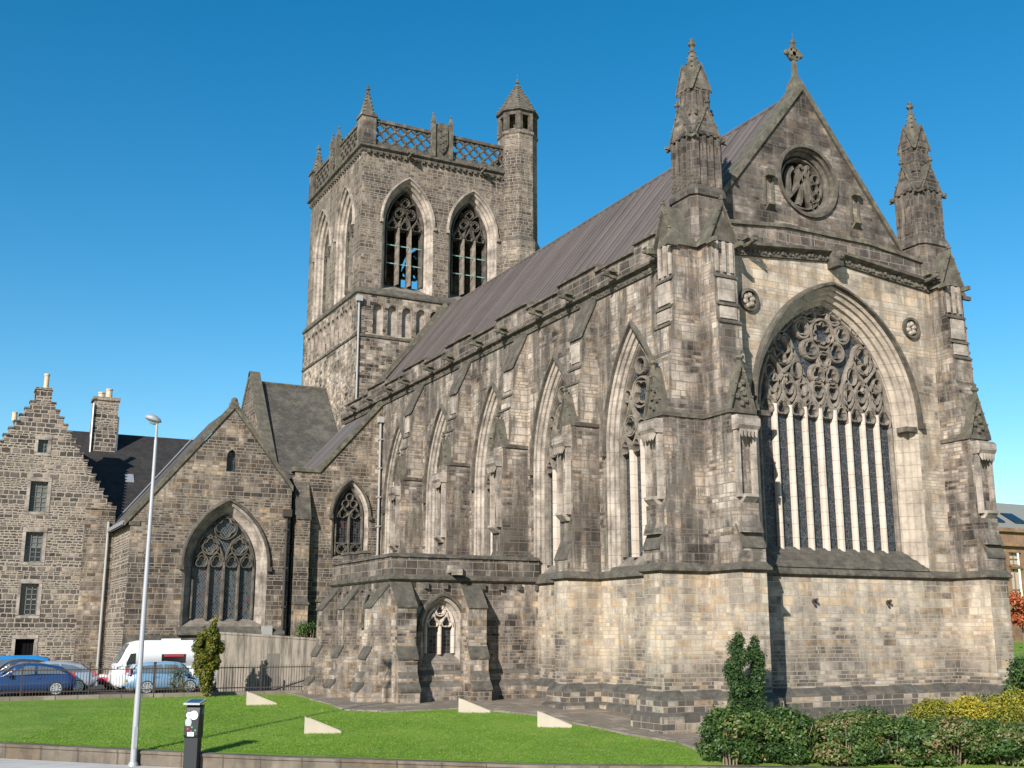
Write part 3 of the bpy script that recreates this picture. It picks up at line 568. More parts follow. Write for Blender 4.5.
ew, path = window(abbey, f, 4.25, 11.7, 5.35, 5.62, ORD_E, 6.4, [M['mould_east'], M['tracery'], M['mullion'], M['glass_e']], east_lines(),
                  [((k - 3.5) * .767, 12.05, .22 if k in (3, 4) else .155) for k in range(8)], name='east_window', hood=.2, separate=True, dep_tr=.2)
sl_ = MB()
for k in range(3): sl_.prism([(.02 + .26 * k, 5.68 + .25 * k), (.02 + .26 * k, 5.74 + .25 * k), (.33 + .26 * k, 6.0 + .25 * k), (.33 + .26 * k, 5.94 + .25 * k)], lambda w, z, u: f(u, z, w - .1), -4.2 + .22 * k, 4.2 - .22 * k)
sl_.build('sloping_sill', M['carved'], ew)
ct = lambda x: 17.62 + (1 - abs(x - XC) / 5.6) * .55
wall = MB().poly([(25.9 - XC, 5.5), (37.1 - XC, 5.5), (37.1 - XC, 17.7), (0, 18.25), (25.9 - XC, 17.7)], [path], f)
wall.build('east_wall', M['east'], abbey)
for zl in (11.35,):
    for u0 in (-4.15, 3.55): MB().mbox(f, u0, u0 + .6, zl, zl + .2, -.06, .5).build('jamb_capital', M['carved'], ew)
cor = MB()
for x0, x1 in ((25.95, XC), (XC, 37.05)):
    for (o0, a0), (o1, a1) in zip([(0, 0), (-.1, .02), (-.1, .3), (-.34, .38), (-.34, .5), (0, .62)], [(-.1, .02), (-.1, .3), (-.34, .38), (-.34, .5), (0, .62), (.3, .62)]):
        cor.strip([(x0, YE + o0, ct(x0) - .1 + a0), (x1, YE + o0, ct(x1) - .1 + a0)], [(x0, YE + o1, ct(x0) - .1 + a1), (x1, YE + o1, ct(x1) - .1 + a1)])
for k in range(56):
    x = 26.1 + k * .197 + random.uniform(-.04, .04); cor.ball((x, YE - .11, ct(x) + .06 + random.uniform(-.05, .05)), random.uniform(.06, .11), 5, 4)
cor.box(XC - .16, XC + .16, YE - .6, YE, 17.75, 18.6).ball((XC, YE - .55, 18.2), .22, 6, 5)
cor.build('east_cornice', M['carved'], abbey)
pt = lambda x: 18.85 + (1 - abs(x - XC) / 5.6) * .6
par = MB(); par.prism([(26.2 - XC, 18.1), (36.8 - XC, 18.1), (36.8 - XC, pt(36.8)), (2.2, pt(XC + 2.2)), (-2.2, pt(XC + 2.2)), (26.2 - XC, pt(26.2))], fE(XC, YE), .05, .55)
pe = par.build('east_parapet', M['choir_top'], abbey)
cp = MB(); P4 = [(26.2, pt(26.2)), (XC - 2.2, pt(XC + 2.2)), (XC + 2.2, pt(XC + 2.2)), (36.8, pt(36.8))]
for (xa, za), (xb, zb) in zip(P4, P4[1:]):
    cp.prism([(xa, za - .02), (xb, zb - .02), (xb, zb + .14), (xa, za + .14)], lambda x, z, y: (x, y, z), YE - .05, YE + .65)
cp.build('coping', M['spire'], pe)
for x, z in ((27.15, 15.85), (35.75, 15.8)):
    ro = MB(); F2 = fE(x, YE); A = circ(0, z, .46, 20)
    ro.strip([F2(a, b, .02) for a, b in A], [F2(a, b, -.13) for a, b in A], True); B = circ(0, z, .36, 20); ro.strip([F2(a, b, -.13) for a, b in A], [F2(a, b, -.13) for a, b in B], True)
    ro.strip([F2(a, b, -.13) for a, b in B], [F2(a, b, -.01) for a, b in B], True); ro.poly(B, [], F2, -.01); o = ro.build('roundel', M['carved'], abbey)
    h = MB()
    for k in range(6): h.ball(F2(.17 * math.cos(k * 1.05 + .3), z + .2 * math.sin(k * 1.05 + .3), -.04), .12, 6, 5)
    h.build('carving', M['mould_east'], o)
for x in (29.6, 33.35):
    fl = MB(); fl.cyl((x, YE + .02, 4.42), (x, YE - .05, 4.42), .1, .1, 14); fl.cyl((x, YE, 4.46), (x - .02, YE - .2, 4.49), .045, .06, 8); fl.ball((x, YE - .06, 4.3), .06, 6, 5); fl.build('wall_fitting', M['iron'], abbey)
# gable with round window
YG = 33.75; fg = fE(XC, YG); zc, rr = 22.0, 1.52
gb = MB(); C0 = circ(0, zc, rr, 40); gb.poly([(-5.55, 18.6), (5.55, 18.6), (5.55, 19.1), (0, 26.2), (-5.55, 19.1)], [C0], fg); gb.poly([(-5.55, 18.6), (5.55, 18.6), (5.55, 19.1), (0, 26.2), (-5.55, 19.1)], [], fg, .7)
ga = gb.build('east_gable', M['gable'], abbey)
rw = MB(); prof = [(rr, 0), (rr - .12, .08), (rr - .12, .2), (rr - .26, .3), (rr - .26, .45), (rr - .38, .6)]
for (r0, w0), (r1, w1) in zip(prof, prof[1:]): rw.strip([fg(x, z, w0) for x, z in circ(0, zc, r0, 40)], [fg(x, z, w1) for x, z in circ(0, zc, r1, 40)], True)
A, B = circ(0, zc, rr + .12, 40), circ(0, zc, rr - .02, 40); rw.strip([fg(x, z, .03) for x, z in A], [fg(x, z, -.12) for x, z in A], True); rw.strip([fg(x, z, -.12) for x, z in A], [fg(x, z, -.12) for x, z in B], True); rw.strip([fg(x, z, -.12) for x, z in B], [fg(x, z, .02) for x, z in B], True)
rwo = rw.build('round_window', M['carved'], abbey)
MB().poly(circ(0, zc, rr - .36, 30), [], fg, .6).build('void', M['black'], rwo)
ft = MB(); L = []
for dx, lean in ((-.62, .2), (0, .1), (.5, -.05)):
    L.append((bez((dx + lean, zc + .85 - abs(dx) * .3), (dx - .35, zc + .4), (dx + .25, zc - .3), (dx - .1 - lean, zc - 1.0 + abs(dx) * .4), 10), .3))
L += [(bez((-.15, zc + .8), (.3, zc + .4), (.1, zc - .4), (.55, zc - .9), 10), .2), (bez((.45, zc + .9), (.2, zc + .4), (-.2, zc - .2), (-.75, zc - .75), 10), .24)]
for k in range(4): L.append((circ(.8 - .1 * (k % 2), zc + .35 - .42 * k, .2), .1, True))
L.append((circ(0, zc, rr - .4, 40), .14, True)); bars(ft, fg, L, .3, .62, .2); ft.build('tracery', M['carved'], rwo)
for x, z in ((29.35 - XC, 21.2), (34.1 - XC, 21.2)):
    nb = MB(); nb.mbox(fg, x - .2, x + .2, z + .55, z + .85, -.3, .05); nb.mbox(fg, x - .26, x - .16, z - .7, z + .6, -.08, .03).mbox(fg, x + .16, x + .26, z - .7, z + .6, -.08, .03)
    nb.prism([(-.05, z - .95), (.25, z - .7), (-.05, z - .6)], lambda p_, q, s: fg(x + s, q, -p_), -.18, .18); nb.build('statue_bracket', M['spire'], ga)
cpg = MB()
for sg in (-1, 1):
    cpg.prism([(sg * 5.75, 18.95), (sg * 5.75, 19.25), (0, 26.6), (0, 26.2)], lambda u, z, w: fg(u, z, w), -.1, .95)
cpg.build('gable_coping', M['spire'], ga)
CZ = -.35
cr = MB(); cr.loft([[(XC + s * x, YG + .35 + s * y, z) for x, y in ((-1, -1), (1, -1), (1, 1), (-1, 1))] for s, z in ((.32, 26.4 + CZ), (.26, 27.0 + CZ), (.1, 27.4 + CZ), (.09, 27.9 + CZ))])
cr.box(XC - .09, XC + .09, YG + .28, YG + .42, 27.8 + CZ, 29.0 + CZ).box(XC - .38, XC + .38, YG + .28, YG + .42, 28.35 + CZ, 28.55 + CZ)
for p_ in ((0, 1.02), (-.4, .45), (.4, .45)): cr.ball((XC + p_[0], YG + .35, 28 + CZ + p_[1]), .13, 6, 5)
bars(cr, lambda a, b, c_: (XC + a, YG + c_, b), [(circ(0, 28.45 + CZ, .3, 16), .09, True)], .26, .44, .1); cr.cyl((XC, YG + .35, 29 + CZ), (XC, YG + .35, 29.5 + CZ), .012, .008, 4)
cr.build('gable_cross', M['spire'], ga)
# roof of the choir
RZ, EZ, EX = 26.15, 17.95, 25.15
rf = MB()
for sg in (-1, 1):
    xe = XC + sg * (XC - EX); rf.prism([(xe, EZ), (xe, EZ + .08), (XC, RZ + .08), (XC, RZ)], lambda x, z, y: (x, y, z), YG + .6, 72.42)
    k = 0; y = YG + .9
    while y < 72.3:
        rf.prism([(xe, EZ + .07), (xe, EZ + .2), (XC, RZ + .2), (XC, RZ + .07)], lambda x, z, yy: (x, yy, z), y - .03, y + .03); y += .6
rf.cyl((XC, YG + .6, RZ + .1), (XC, 72.4, RZ + .1), .1, .1, 8)
rf.build('choir_roof', M['copper'], abbey)
# --- tower
tw = MB(); TX0, TX1, TY0, TY1 = 25.1, 37.6, 72.4, 84.9
tower_low = MB()
def arcade(face, u0, u1, n, z0, z1):
    hs_, mb2 = [], MB(); w = (u1 - u0) / n
    for i in range(n):
        c_ = u0 + w * (i + .5); hw = w * .34; P2 = [(c_ + x, z) for x, z in arch(hw, z1 - hw * 1.1, hw * 1.05, z0, 0, 5)]; hs_.append(P2)
        mb2.strip([face(x, z, 0) for x, z in P2], [face(x, z, .32) for x, z in P2], True); mb2.poly(P2, [], face, .32)
    return hs_, mb2
L0 = .14
fe, fs = fE(0, TY0 - L0), fS(TX0 - L0, 0)
h1, a1 = arcade(fe, TX0 + .9, TX1 - .6, 10, 23.9, 26.15); h2, a2 = arcade(fs, -TY1 + .8, -TY0 - .8, 11, 23.9, 26.15)
tower_low.poly([(TX0 - L0, -1), (TX1 + L0, -1), (TX1 + L0, 26.8), (TX0 - L0, 26.8)], h1, fe); tower_low.poly([(-TY1 - L0, -1), (-TY0 + L0, -1), (-TY0 + L0, 26.8), (-TY1 - L0, 26.8)], h2, fs)
tower_low.box(TX1 + L0 - .1, TX1 + L0, TY0 - L0, TY1 + L0, -1, 26.8).box(TX0 - L0, TX1 + L0, TY1 + L0 - .1, TY1 + L0, -1, 26.8)
tower = tower_low.build('tower', M['tower_low'], abbey)
a1.build('blind_arcade', M['mould'], tower); a2.build('blind_arcade', M['mould'], tower)
MB().course([(TX0 - L0, TY1 + L0), (TX0 - L0, TY0 - L0), (TX1 + L0, TY0 - L0), (TX1 + L0, TY1 + L0)], [(0, 26.7), (.12, 26.8), (.12, 26.95), (-L0 - .02, 27.35), (-1.3, 27.35)], True).course([(TX0 - L0, TY1 + L0), (TX0 - L0, TY0 - L0), (TX1 + L0, TY0 - L0)], [(-.02, 23.55), (.08, 23.62), (.08, 23.75), (-.02, 23.85)]).build('string_course', M['carved'], tower)
def tlines():
    L = []; w = 1.42 * 2 / 3
    for c_ in (-w, 0, w): L.append((ogee(c_, w / 2, 32.2, 1.1), .12)); L.append((foil(c_, 32.6, .34, 3, math.pi / 2), .07, True))
    for c_ in (-w / 2, w / 2): L.append((circ(c_, 33.55, .34, 14, 1.2), .11, True)); L.append((foil(c_, 33.55, .3, 4), .07, True))
    L += [(circ(0, 34.35, .36, 14, 1.2), .11, True), (foil(0, 34.35, .3, 4), .07, True), (bez((-w / 2, 32.2), (-w / 2, 33.2), (.1, 34.0), (.7, 34.5)), .1), (bez((w / 2, 32.2), (w / 2, 33.2), (-.1, 34.0), (-.7, 34.5)), .1)]
    return L
ORD_T = [(0, 0), (.14, .1), (.14, .24), (.32, .38), (.32, .55), (.45, .68), (.58, .92), (.58, 1.3)]
wmats = [M['mould'], M['carved'], M['tracery'], M['black']]
def belfry(face, uc, first=True):
    fr, pth = window(abbey, lambda u, v, w: face(uc + u, v, w), 2.0, 32.6, 3.45, 27.35, ORD_T, 28.1, wmats, tlines(), [(-.47, 32.4, .17), (.47, 32.4, .17)], name='belfry_window', hood=.15 if first else 0, no_glass=True, dep_tr=.7, hoodmat=M['mould'])
    return fr, [(uc + x, z) for x, z in pth]
W_ = 1.3; zt = 38.0
up = MB(); upi = MB(); vb = []
for face, us, U0, U1, first in ((fE(0, TY0), (28.75, 34.0), TX0, TX1, 1), (fS(TX0, 0), (-75.95, -81.35), -TY1, -TY0, 1), (fN(0, TY1), (-28.75, -34.0), -TX1, -TX0, 0), (fW(TX1, 0), (75.95, 81.35), TY0, TY1, 0)):
    H, HI = [], []
    for uc in us:
        fr, pth = belfry(face, uc, first); H.append(pth); HI.append([(uc + x, z) for x, z in arch(2.0, 32.6, 3.45, 28.1, .58)])
        if first:
            vbm = MB()
            for z in (29.6, 31.0, 32.35): vbm.mbox(lambda u, v, w: face(uc + u, v, w), -1.45, 1.45, z, z + .07, .74, .8)
            vbm.build('iron_bar', M['verdigris'], fr)
    up.poly([(U0, 27.2), (U1, 27.2), (U1, zt), (U0, zt)], H, face); upi.poly([(U0 + .0, 27.2), (U1, 27.2), (U1, zt), (U0, zt)], HI, face, W_)
tu = up.build('belfry_wall', M['tower'], tower)
upi.box(TX0 + .2, TX1 - .2, TY0 + .2, TY1 - .2, 37.7, 37.9).box(TX0 + .2, TX1 - .2, TY0 + .2, TY1 - .2, 27.2, 27.3); upi.build('belfry_lining', M['dark'], tower)
# tower head: cornice, openwork parapet, piers and pinnacles
TP = [(TX0, TY1), (TX0, TY0), (TX1, TY0), (TX1, TY1)]
c = MB().course(TP, [(-.02, 37.55), (.1, 37.7), (.1, 37.85), (.3, 38.0), (.3, 38.15), (.05, 38.3), (-.6, 38.3)], True)
for k in range(26):
    x = TX0 + .3 + k * .48; c.box(x, x + .2, TY0 - .2, TY0, 37.5, 37.8)
    y = TY0 + .3 + k * .48; c.box(TX0 - .2, TX0, y, y + .2, 37.5, 37.8)
c.build('tower_cornice', M['carved'], tower)
def balustrade(face, u0, u1):
    mb = MB(); n = max(2, round((u1 - u0) / .86)); w = (u1 - u0) / n; L = []
    for i in range(n):
        c_ = u0 + w * (i + .5)
        for zz in (38.62, 39.42): pass
        L += [([(c_ - w / 2, 38.42), (c_ + w / 2, 39.3), (c_ - w / 2, 40.16)], .23), ([(c_ + w / 2, 38.42), (c_ - w / 2, 39.3), (c_ + w / 2, 40.16)], .23)]
        for q_, z_ in ((0, 38.62), (0, 39.98), (-w / 2, 39.3)): L.append((circ(c_ + q_, z_, .12, 8), .05, True))
    bars(mb, face, L, 0.0, .1, .18); bars(mb, lambda a, b, c2: face(a, b, .2 - c2), L, 0.0, .11, .18)
    mb.mbox(face, u0, u1, 38.25, 38.48, -.06, .3); mb.mbox(face, u0, u1, 40.1, 40.34, -.08, .32); return mb
for face, a, b in ((fE(0, TY0 + .02), TX0 + .5, TX1 - .6), (fS(TX0 + .02, 0), -TY1 + .5, -TY0 - .5), (fN(0, TY1 - .02), -TX1 + .5, -TX0 - .5), (fW(TX1 - .02, 0), TY0 + .5, TY1 - .5)):
    m_ = (a + b) / 2; q = balustrade(face, a, m_ - .75); q2 = balustrade(face, m_ + .75, b); q.add(q2.v, q2.f); q.build('openwork_parapet', M['carved'], tower)
def tower_pier(x, y):
    mb = MB(); mb.box(x - .55, x + .55, y - .55, y + .55, 38.25, 40.45); mb.box(x - .64, x + .64, y - .64, y + .64, 40.35, 40.55); o = mb.build('corner_pier', M['dark'], tower)
    s = MB(); s.loft([octo((x, y), .5, .18, 40.5), octo((x, y), .06, .02, 42.6)]); finial(s, lambda p_, z, q: (x + p_, y + q, z), 0, 42.5, 0, 1.1)
    for k in range(4):
        a = k * math.pi / 2 + math.pi / 4
        crockets(s, lambda p_, z, q: (x + p_, y + q, z), (.6 * math.cos(a), 40.5, .6 * math.sin(a)), (.1 * math.cos(a), 42.5, .1 * math.sin(a)), 6, .1)
    s.build('pier_spirelet', M['spire'], tower)
for x, y in ((TX0 + .35, TY0 + .35), (TX0 + .35, TY1 - .35), (TX1 - .35, TY1 - .35)): tower_pier(x, y)
def heraldic(f):
    """carved block in the middle of a parapet: shield between two slim pinnacles"""
    mb = MB(); mb.mbox(f, -.72, .72, 38.2, 40.75, -.15, .4); mb.prism([(-.72, 40.7), (.72, 40.7), (.3, 41.1), (-.3, 41.1)], f, -.12, .4); o = mb.build('carved_panel', M['carved'], tower)
    s = MB(); s.prism([(-.42, 40.6), (.42, 40.6), (.45, 39.4), (.25, 38.8), (0, 38.55), (-.25, 38.8), (-.45, 39.4)], f, -.28, -.1)
    for k in range(9): s.ball(f(.26 * math.sin(k * 2.1), 38.95 + .18 * k, -.27), .11, 5, 4)
    s.build('shield', M['carved'], tower)
    t = MB()
    for sg in (-1, 1):
        t.mbox(f, sg * .72 - .14, sg * .72 + .14, 38.2, 41.0, -.3, .1); t.loft([[f(sg * .72 + a * r, z, -.1 + b * r) for a, b in ((-1, -1), (1, -1), (1, 1), (-1, 1))] for r, z in ((.17, 41.0), (.02, 41.8))]); t.ball(f(sg * .72, 41.75, -.1), .11, 5, 4)
    t.build('slim_pinnacle', M['spire'], tower)
heraldic(lambda u, v, w: (31.3 + u, TY0 + w, v)); heraldic(lambda u, v, w: (TX0 + w, 78.65 - u, v))
for x in (28.6, 34.6):
    gargoyle(MB(), lambda p_, z, s: (x + s, TY0 - .25 - p_, 37.75 + z)).build('gargoyle', M['spire'], tower)
# stair turret
tc = (38.0, 72.75)
t = MB().lathe((*tc, 0), [(1.75, 20), (1.75, 32.4), (1.55, 32.8), (1.55, 41.2), (1.66, 41.3), (1.66, 41.5), (1.5, 41.65), (1.5, 41.7), (.9, 41.7)], 8)
tt = t.build('stair_turret', M['tower'], tower)
ln = MB()
for k in range(8):
    a = 2 * math.pi * k / 8 + math.pi / 8
    for da in (-.1, .1):
        x, y = tc[0] + 1.36 * math.cos(a + da), tc[1] + 1.36 * math.sin(a + da); ln.cyl((x, y, 41.65), (x, y, 43.1), .15, .15, 4)
    x, y = tc[0] + 1.4 * math.cos(a), tc[1] + 1.4 * math.sin(a); ln.cyl((x, y, 41.65), (x, y, 43.1), .2, .2, 6)
ln.lathe((*tc, 0), [(.55, 41.6), (.55, 43.0)], 8).lathe((*tc, 0), [(1.52, 42.9), (1.52, 43.15), (1.72, 43.25), (1.72, 43.4)], 8); lno = ln.build('lantern', M['carved'], tower)
sp = MB().lathe((*tc, 0), [(1.74, 43.38), (.09, 46.05)], 8)
for k in range(8):
    a = 2 * math.pi * (k + .5) / 8; crockets(sp, lambda p_, z, q: (tc[0] + p_, tc[1] + q, z), (1.74 * math.cos(a), 43.4, 1.74 * math.sin(a)), (.1 * math.cos(a), 46.05, .1 * math.sin(a)), 9, .1)
finial(sp, lambda p_, z, q: (tc[0] + p_, tc[1] + q, z), 0, 46.05, 0, 1.1); sp.cyl((*tc, 46.5), (*tc, 47.1), .015, .01, 4); sp.build('turret_spire', M['spire'], tower)
# roof line and drain pipes on the tower
pp = MB(); pp.cyl((TX0 + .12 - L0, TY0 - L0 - .1, 16), (TX0 + .12 - L0, TY0 - L0 - .1, 26.2), .07, .07, 8); pp.box(TX0 - L0 - .1, TX0 - L0 + .32, TY0 - L0 - .32, TY0 - L0, 26.1, 26.5); pp.build('drain_pipe', M['grey_pipe'], tower)
rl = MB()
for sg in (-1, 1): rl.prism([(XC + sg * 6.6, 18.0), (XC + sg * 6.6, 18.4), (XC, 26.75), (XC, 26.2)], lambda x, z, y: (x, y, z), 71.6, 72.13)
rl.build('roof_skew', M['spire'], tower)
# --- vestry
VX = 17.35
vp = [(VX, 52.6), (VX, YV), (XS + .1, YV)]
v = MB().course(vp, [(.34, -1), (.34, 1.05), (.3, 1.12), (.16, 1.3), (.16, 1.55), (.02, 1.75), (-.05, 1.75)])
F1, F2 = fE(19.75, YV), fS(VX, 47.1)
def vlines(zs, a):
    return [(ogee(-a / 2, a / 2, zs, .62), .09), (ogee(a / 2, a / 2, zs, .62), .09), (circ(0, zs + .72, .24), .08, True), (foil(0, zs + .72, .2, 3, math.pi / 2), .05, True), (foil(-a / 2, zs + .22, a / 2 * .8, 3, math.pi / 2), .05, True), (foil(a / 2, zs + .22, a / 2 * .8, 3, math.pi / 2), .05, True)]
vestry = v.build('vestry', M['vestry'], abbey)
ORD_V = [(0, 0), (.12, .06), (.12, .16), (.24, .28), (.34, .42)]
w1, h1 = window(abbey, F1, .98, 3.55, 1.25, 2.0, ORD_V, 2.42, [M['mould'], M['mullion'], M['mullion'], M['glass_s']], vlines(3.5, .62), [(0, 3.55, .13)], name='vestry_window', hood=.12, dep_tr=.2)
w2, h2 = window(abbey, F2, .8, 3.7, 1.2, 2.0, ORD_V, 2.5, [M['mould'], M['tracery'], M['tracery'], M['glass_s']], vlines(3.6, .45), [(0, 3.6, .12)], name='vestry_window', hood=.12, dep_tr=.2)
vw = MB().poly([(VX, 1.4), (XS, 1.4), (XS, 5.5), (VX, 5.5)], [[(19.75 + x, z) for x, z in h1]], fE(0, YV)).poly([(-52.6, 1.4), (-YV, 1.4), (-YV, 5.5), (-52.6, 5.5)], [[(-47.1 + x, z) for x, z in h2]], fS(VX, 0))
vw.box(VX + .1, XS, YV + .5, 52.6, 6.0, 6.1); vw.box(VX, XS, 52.5, 52.6, 0, 5.5); vw.build('vestry_wall', M['vestry'], vestry)
s = MB().course(vp, [(-.03, 5.38), (.06, 5.42), (.15, 5.5), (.15, 5.6), (-.02, 5.72), (-.1, 5.72)]); s.build('string_course', M['carved'], vestry)
for k in range(7):
    MB().box(VX + 1.5 + k * .9, VX + 1.68 + k * .9, YV - .16, YV, 5.12, 5.38).build('corbel', M['carved'], vestry); MB().box(VX - .16, VX, YV + 1.3 + k, YV + 1.5 + k, 5.12, 5.38).build('corbel', M['carved'], vestry)
pr_ = MB().course(vp, [(0, 5.66), (0, 6.45), (-.4, 6.45), (-.4, 5.66)]); cq = MB().course(vp, [(.07, 6.44), (.07, 6.5), (-.2, 6.62), (-.46, 6.5), (-.46, 6.44)])
for x0, x1 in ((17.8, 19.9),): pass
pr_.box(VX + .003, VX + .39, 50.2, 51.2, 6.4, 6.85).box(VX + .003, VX + .39, 48.3, 49.2, 6.4, 6.8); cq.box(VX - .06, VX + .45, 50.15, 51.25, 6.85, 6.95).box(VX - .06, VX + .45, 48.25, 49.25, 6.8, 6.9)
po = pr_.build('vestry_parapet', M['choir_top'], abbey); cq.build('coping', M['carved'], po)
MB().box(19.95, 20.5, YV - .28, YV + .05, 5.8, 6.12).box(20.05, 20.4, YV - .62, YV - .2, 5.7, 5.95).build('gargoyle', M['mould'], vestry)
def vestry_buttress(f, hw=.43):
    b = MB().prism([(-.1, -1), (1.3, -1), (1.3, .95), (1.24, 1.02), (1.12, 1.25), (1.12, 1.45), (.98, 1.7), (.98, 2.25), (.78, 2.65), (.78, 4.35), (0, 5.3), (-.1, 5.3)], f, -hw, hw); o = b.build('buttress', M['vestry'], abbey)
    each(o, 'weathering', M['carved'], f, [[(.84, 4.3), (.84, 4.38), (-.02, 5.42), (-.02, 5.3)], [(1.03, 2.2), (1.03, 2.29), (.76, 2.76), (.76, 2.66)], [(1.34, .92), (1.34, 1.02), (1.08, 1.34), (1.08, 1.2)]], -hw - .03, hw + .03); return o
for x in (17.8, 21.05): vestry_buttress(bE(YV, x))
for y in (45.3, 48.9, 51.9): vestry_buttress(bS(VX, y))
# --- transept with its east aisle and lean-to roof
YA = 65.0
FA = fE(22.45, YA)
tr = MB()
al = [(ogee(-.38, .38, 10.1, .75), .1), (ogee(.38, .38, 10.1, .75), .1), (circ(-.26, 10.95, .22), .08, True), (circ(.26, 10.95, .22), .08, True), (circ(0, 11.35, .22), .08, True), (foil(-.38, 10.35, .3, 3), .05, True), (foil(.38, 10.35, .3, 3), .05, True)]
al += [([(-.8, 8.55), (.8, 8.55)], .12)] + [(circ(c_, 8.2, .3), .09, True) for c_ in (-.42, .42)] + [(foil(c_, 8.2, .26, 4), .06, True) for c_ in (-.42, .42)]
tr.box(18.9, 19.0, YA + .01, 72.4, -1, 12.4).box(19.3, 25.0, 72.3, 72.4, -1, 13.4).box(19.3, 25.0, 84.9, 85, -1, 13.4)
transept = tr.build('transept', M['chapel'], abbey)
wa, ha = window(abbey, FA, 1.15, 10.2, 2.15, 7.6, [(0, 0), (.13, .08), (.13, .2), (.3, .38)], 7.85, [M['mould'], M['carved'], M['carved'], M['glass_s']], al, [(0, 10.2, .14)], name='aisle_window', hood=.16, dep_tr=.22)
MB().poly([(18.9, -1), (XS + .1, -1), (XS + .1, 17.5), (20.4, 12.75), (18.9, 12.75)], [[(22.45 + x, z) for x, z in ha]], fE(0, YA)).build('aisle_wall', M['chapel'], transept)
ck = MB()
for w0, w1, dz in ((-.1, .55, .0), (.55, .9, -.12)):
    ck.prism([(18.8, 12.72 + dz), (20.42, 12.72 + dz), (24.55, 17.5 + dz), (24.55, 17.9 + dz), (20.3, 13.0 + dz), (18.8, 13.0 + dz)], fE(0, YA), w0, w1 - .01)
ck.build('aisle_coping', M['spire'], transept)
MB().prism([(18.85, 11.9), (20.4, 12.6), (24.5, 17.2), (24.5, 17.3), (20.35, 12.72), (18.85, 12.02)], fE(0, YA), .8, 7.4).build('aisle_roof', M['copper'], transept)
fb = bE(YA, 19.35); b = MB().prism([(-.1, -1), (.8, -1), (.8, 4.9), (.6, 5.3), (.6, 9.9), (.1, 11.9), (-.1, 11.9)], fb, -.42, .42).build('buttress', M['chapel'], abbey)
each(b, 'weathering', M['carved'], fb, [[(.66, 9.8), (.66, 9.92), (.0, 12.1), (.0, 11.9)], [(-.05, 5.0), (.87, 4.86), (.87, 4.98), (-.05, 5.14)]], -.46, .46)
MB().box(18.85, XS, YA - .08, YA, 5.05, 5.2).build('string_course', M['carved'], transept)
GX = 19.2
gt = MB(); gt.prism([(-85.1, -1), (-72.1, -1), (-72.1, 13.2), (-78.6, 21.3), (-85.1, 13.2)], fS(GX, 0), 0, .55); gto = gt.build('transept_gable', M['chapel'], abbey)
cg = MB()
for sg in (-1, 1): cg.prism([(-78.6 + sg * 6.6, 13.0), (-78.6 + sg * 6.6, 13.35), (-78.6, 21.75), (-78.6, 21.25)], fS(GX, 0), -.06, .72)
cg.box(GX - .06, GX + .7, 78.4, 78.8, 21.3, 21.65); cg.build('gable_coping', M['spire'], gto)
trf = MB()
for sg in (-1, 1): trf.prism([(78.6 + sg * 6.45, 13.2), (78.6 + sg * 6.45, 13.35), (78.6, 20.95), (78.6, 20.8)], lambda y, z, x: (x, y, z), GX + .6, 25.2)
trf.build('transept_roof', M['slate'], transept)
MB().cyl((GX + .5, 78.6, 20.95), (25.2, 78.6, 20.95), .13, .13, 6).build('ridge_tile', M['spire'], transept)
# --- chapel with the big four-light window
YC_ = 61.0; CX = 14.15
FC = fE(CX, YC_)
def cquat(c_, z, r): return [(circ(c_, z, r, 22), .1, True), (foil(c_, z, r * .92, 4, 0), .09, True)]
cl = []
for c_ in (-1.22, -.41, .41, 1.22): cl += [(point(c_, .4, 6.75, .75), .1), (foil(c_, 6.98, .33, 3, math.pi / 2), .07, True)]
cl += cquat(0, 8.85, .62) + cquat(-.78, 7.85, .46) + cquat(.78, 7.85, .46) + [(point(-.81, .8, 6.7, 1.75), .13), (point(.81, .8, 6.7, 1.75), .13)]
ORD_C = [(0, 0), (.14, .08), (.14, .2), (.32, .36), (.32, .36), (.5, .5), (.62, .62)]
base = MB().box(9.1, 9.2, YC_ + .01, 67.4, -1, 9.0); chapel = base.build('chapel', M['rubble'], abbey)
cwn, hc = window(abbey, FC, 2.25, 6.75, 3.5, 3.55, ORD_C, 4.0, [M['mould'], M['carved'], M['carved'], M['glass_c']], cl, [(-.81, 6.9, .15), (0, 7.0, .19), (.81, 6.9, .15)], name='chapel_window', hood=.16, dep_tr=.22)
sl2 = arch(.27, 12.7, .4, 11.9, 0, 5)
MB().poly([(9.1, -1), (17.6, -1), (17.6, 11.0), (CX, 15.35), (9.1, 9.1)], [[(CX + x, z) for x, z in hc], [(CX + x, z) for x, z in sl2]], fE(0, YC_)).build('gable_wall', M['chapel'], chapel)
q = MB(); q.strip([FC(x, z, 0) for x, z in sl2], [FC(x, z, .35) for x, z in sl2], True); so_ = q.build('lancet_window', M['carved'], abbey); MB().poly(sl2, [], FC, .3).build('glass', M['glass_s'], so_)
MB().prism([(-.05, 3.1), (.3, 3.15), (.3, 3.25), (-.05, 3.6)], lambda p_, z, s: (CX + s, YC_ - p_, z), -2.4, 3.3).box(9.1, 17.5, YC_ - .12, YC_, -1, 3.15).build('base_course', M['carved'], chapel)
MB().box(9.0, 9.55, YC_ - .06, YC_ + 6, 8.75, 8.95).build('eaves_course', M['carved'], chapel)
rf2 = MB()
for xe, ze in ((8.75, 8.75), (17.65, 11.05)): rf2.prism([(xe, ze), (xe, ze + .14), (CX, 15.6), (CX, 15.4)], lambda x, z, y: (x, y, z), YC_ + .3, 67.6)
rf2.build('chapel_roof', M['slate'], chapel)
sk = MB()
for xe, ze in ((8.8, 8.75), (17.65, 11.0)): sk.prism([(xe, ze), (xe, ze + .3), (CX, 15.85), (CX, 15.4)], lambda x, z, y: (x, y, z), YC_ - .08, YC_ + .34)
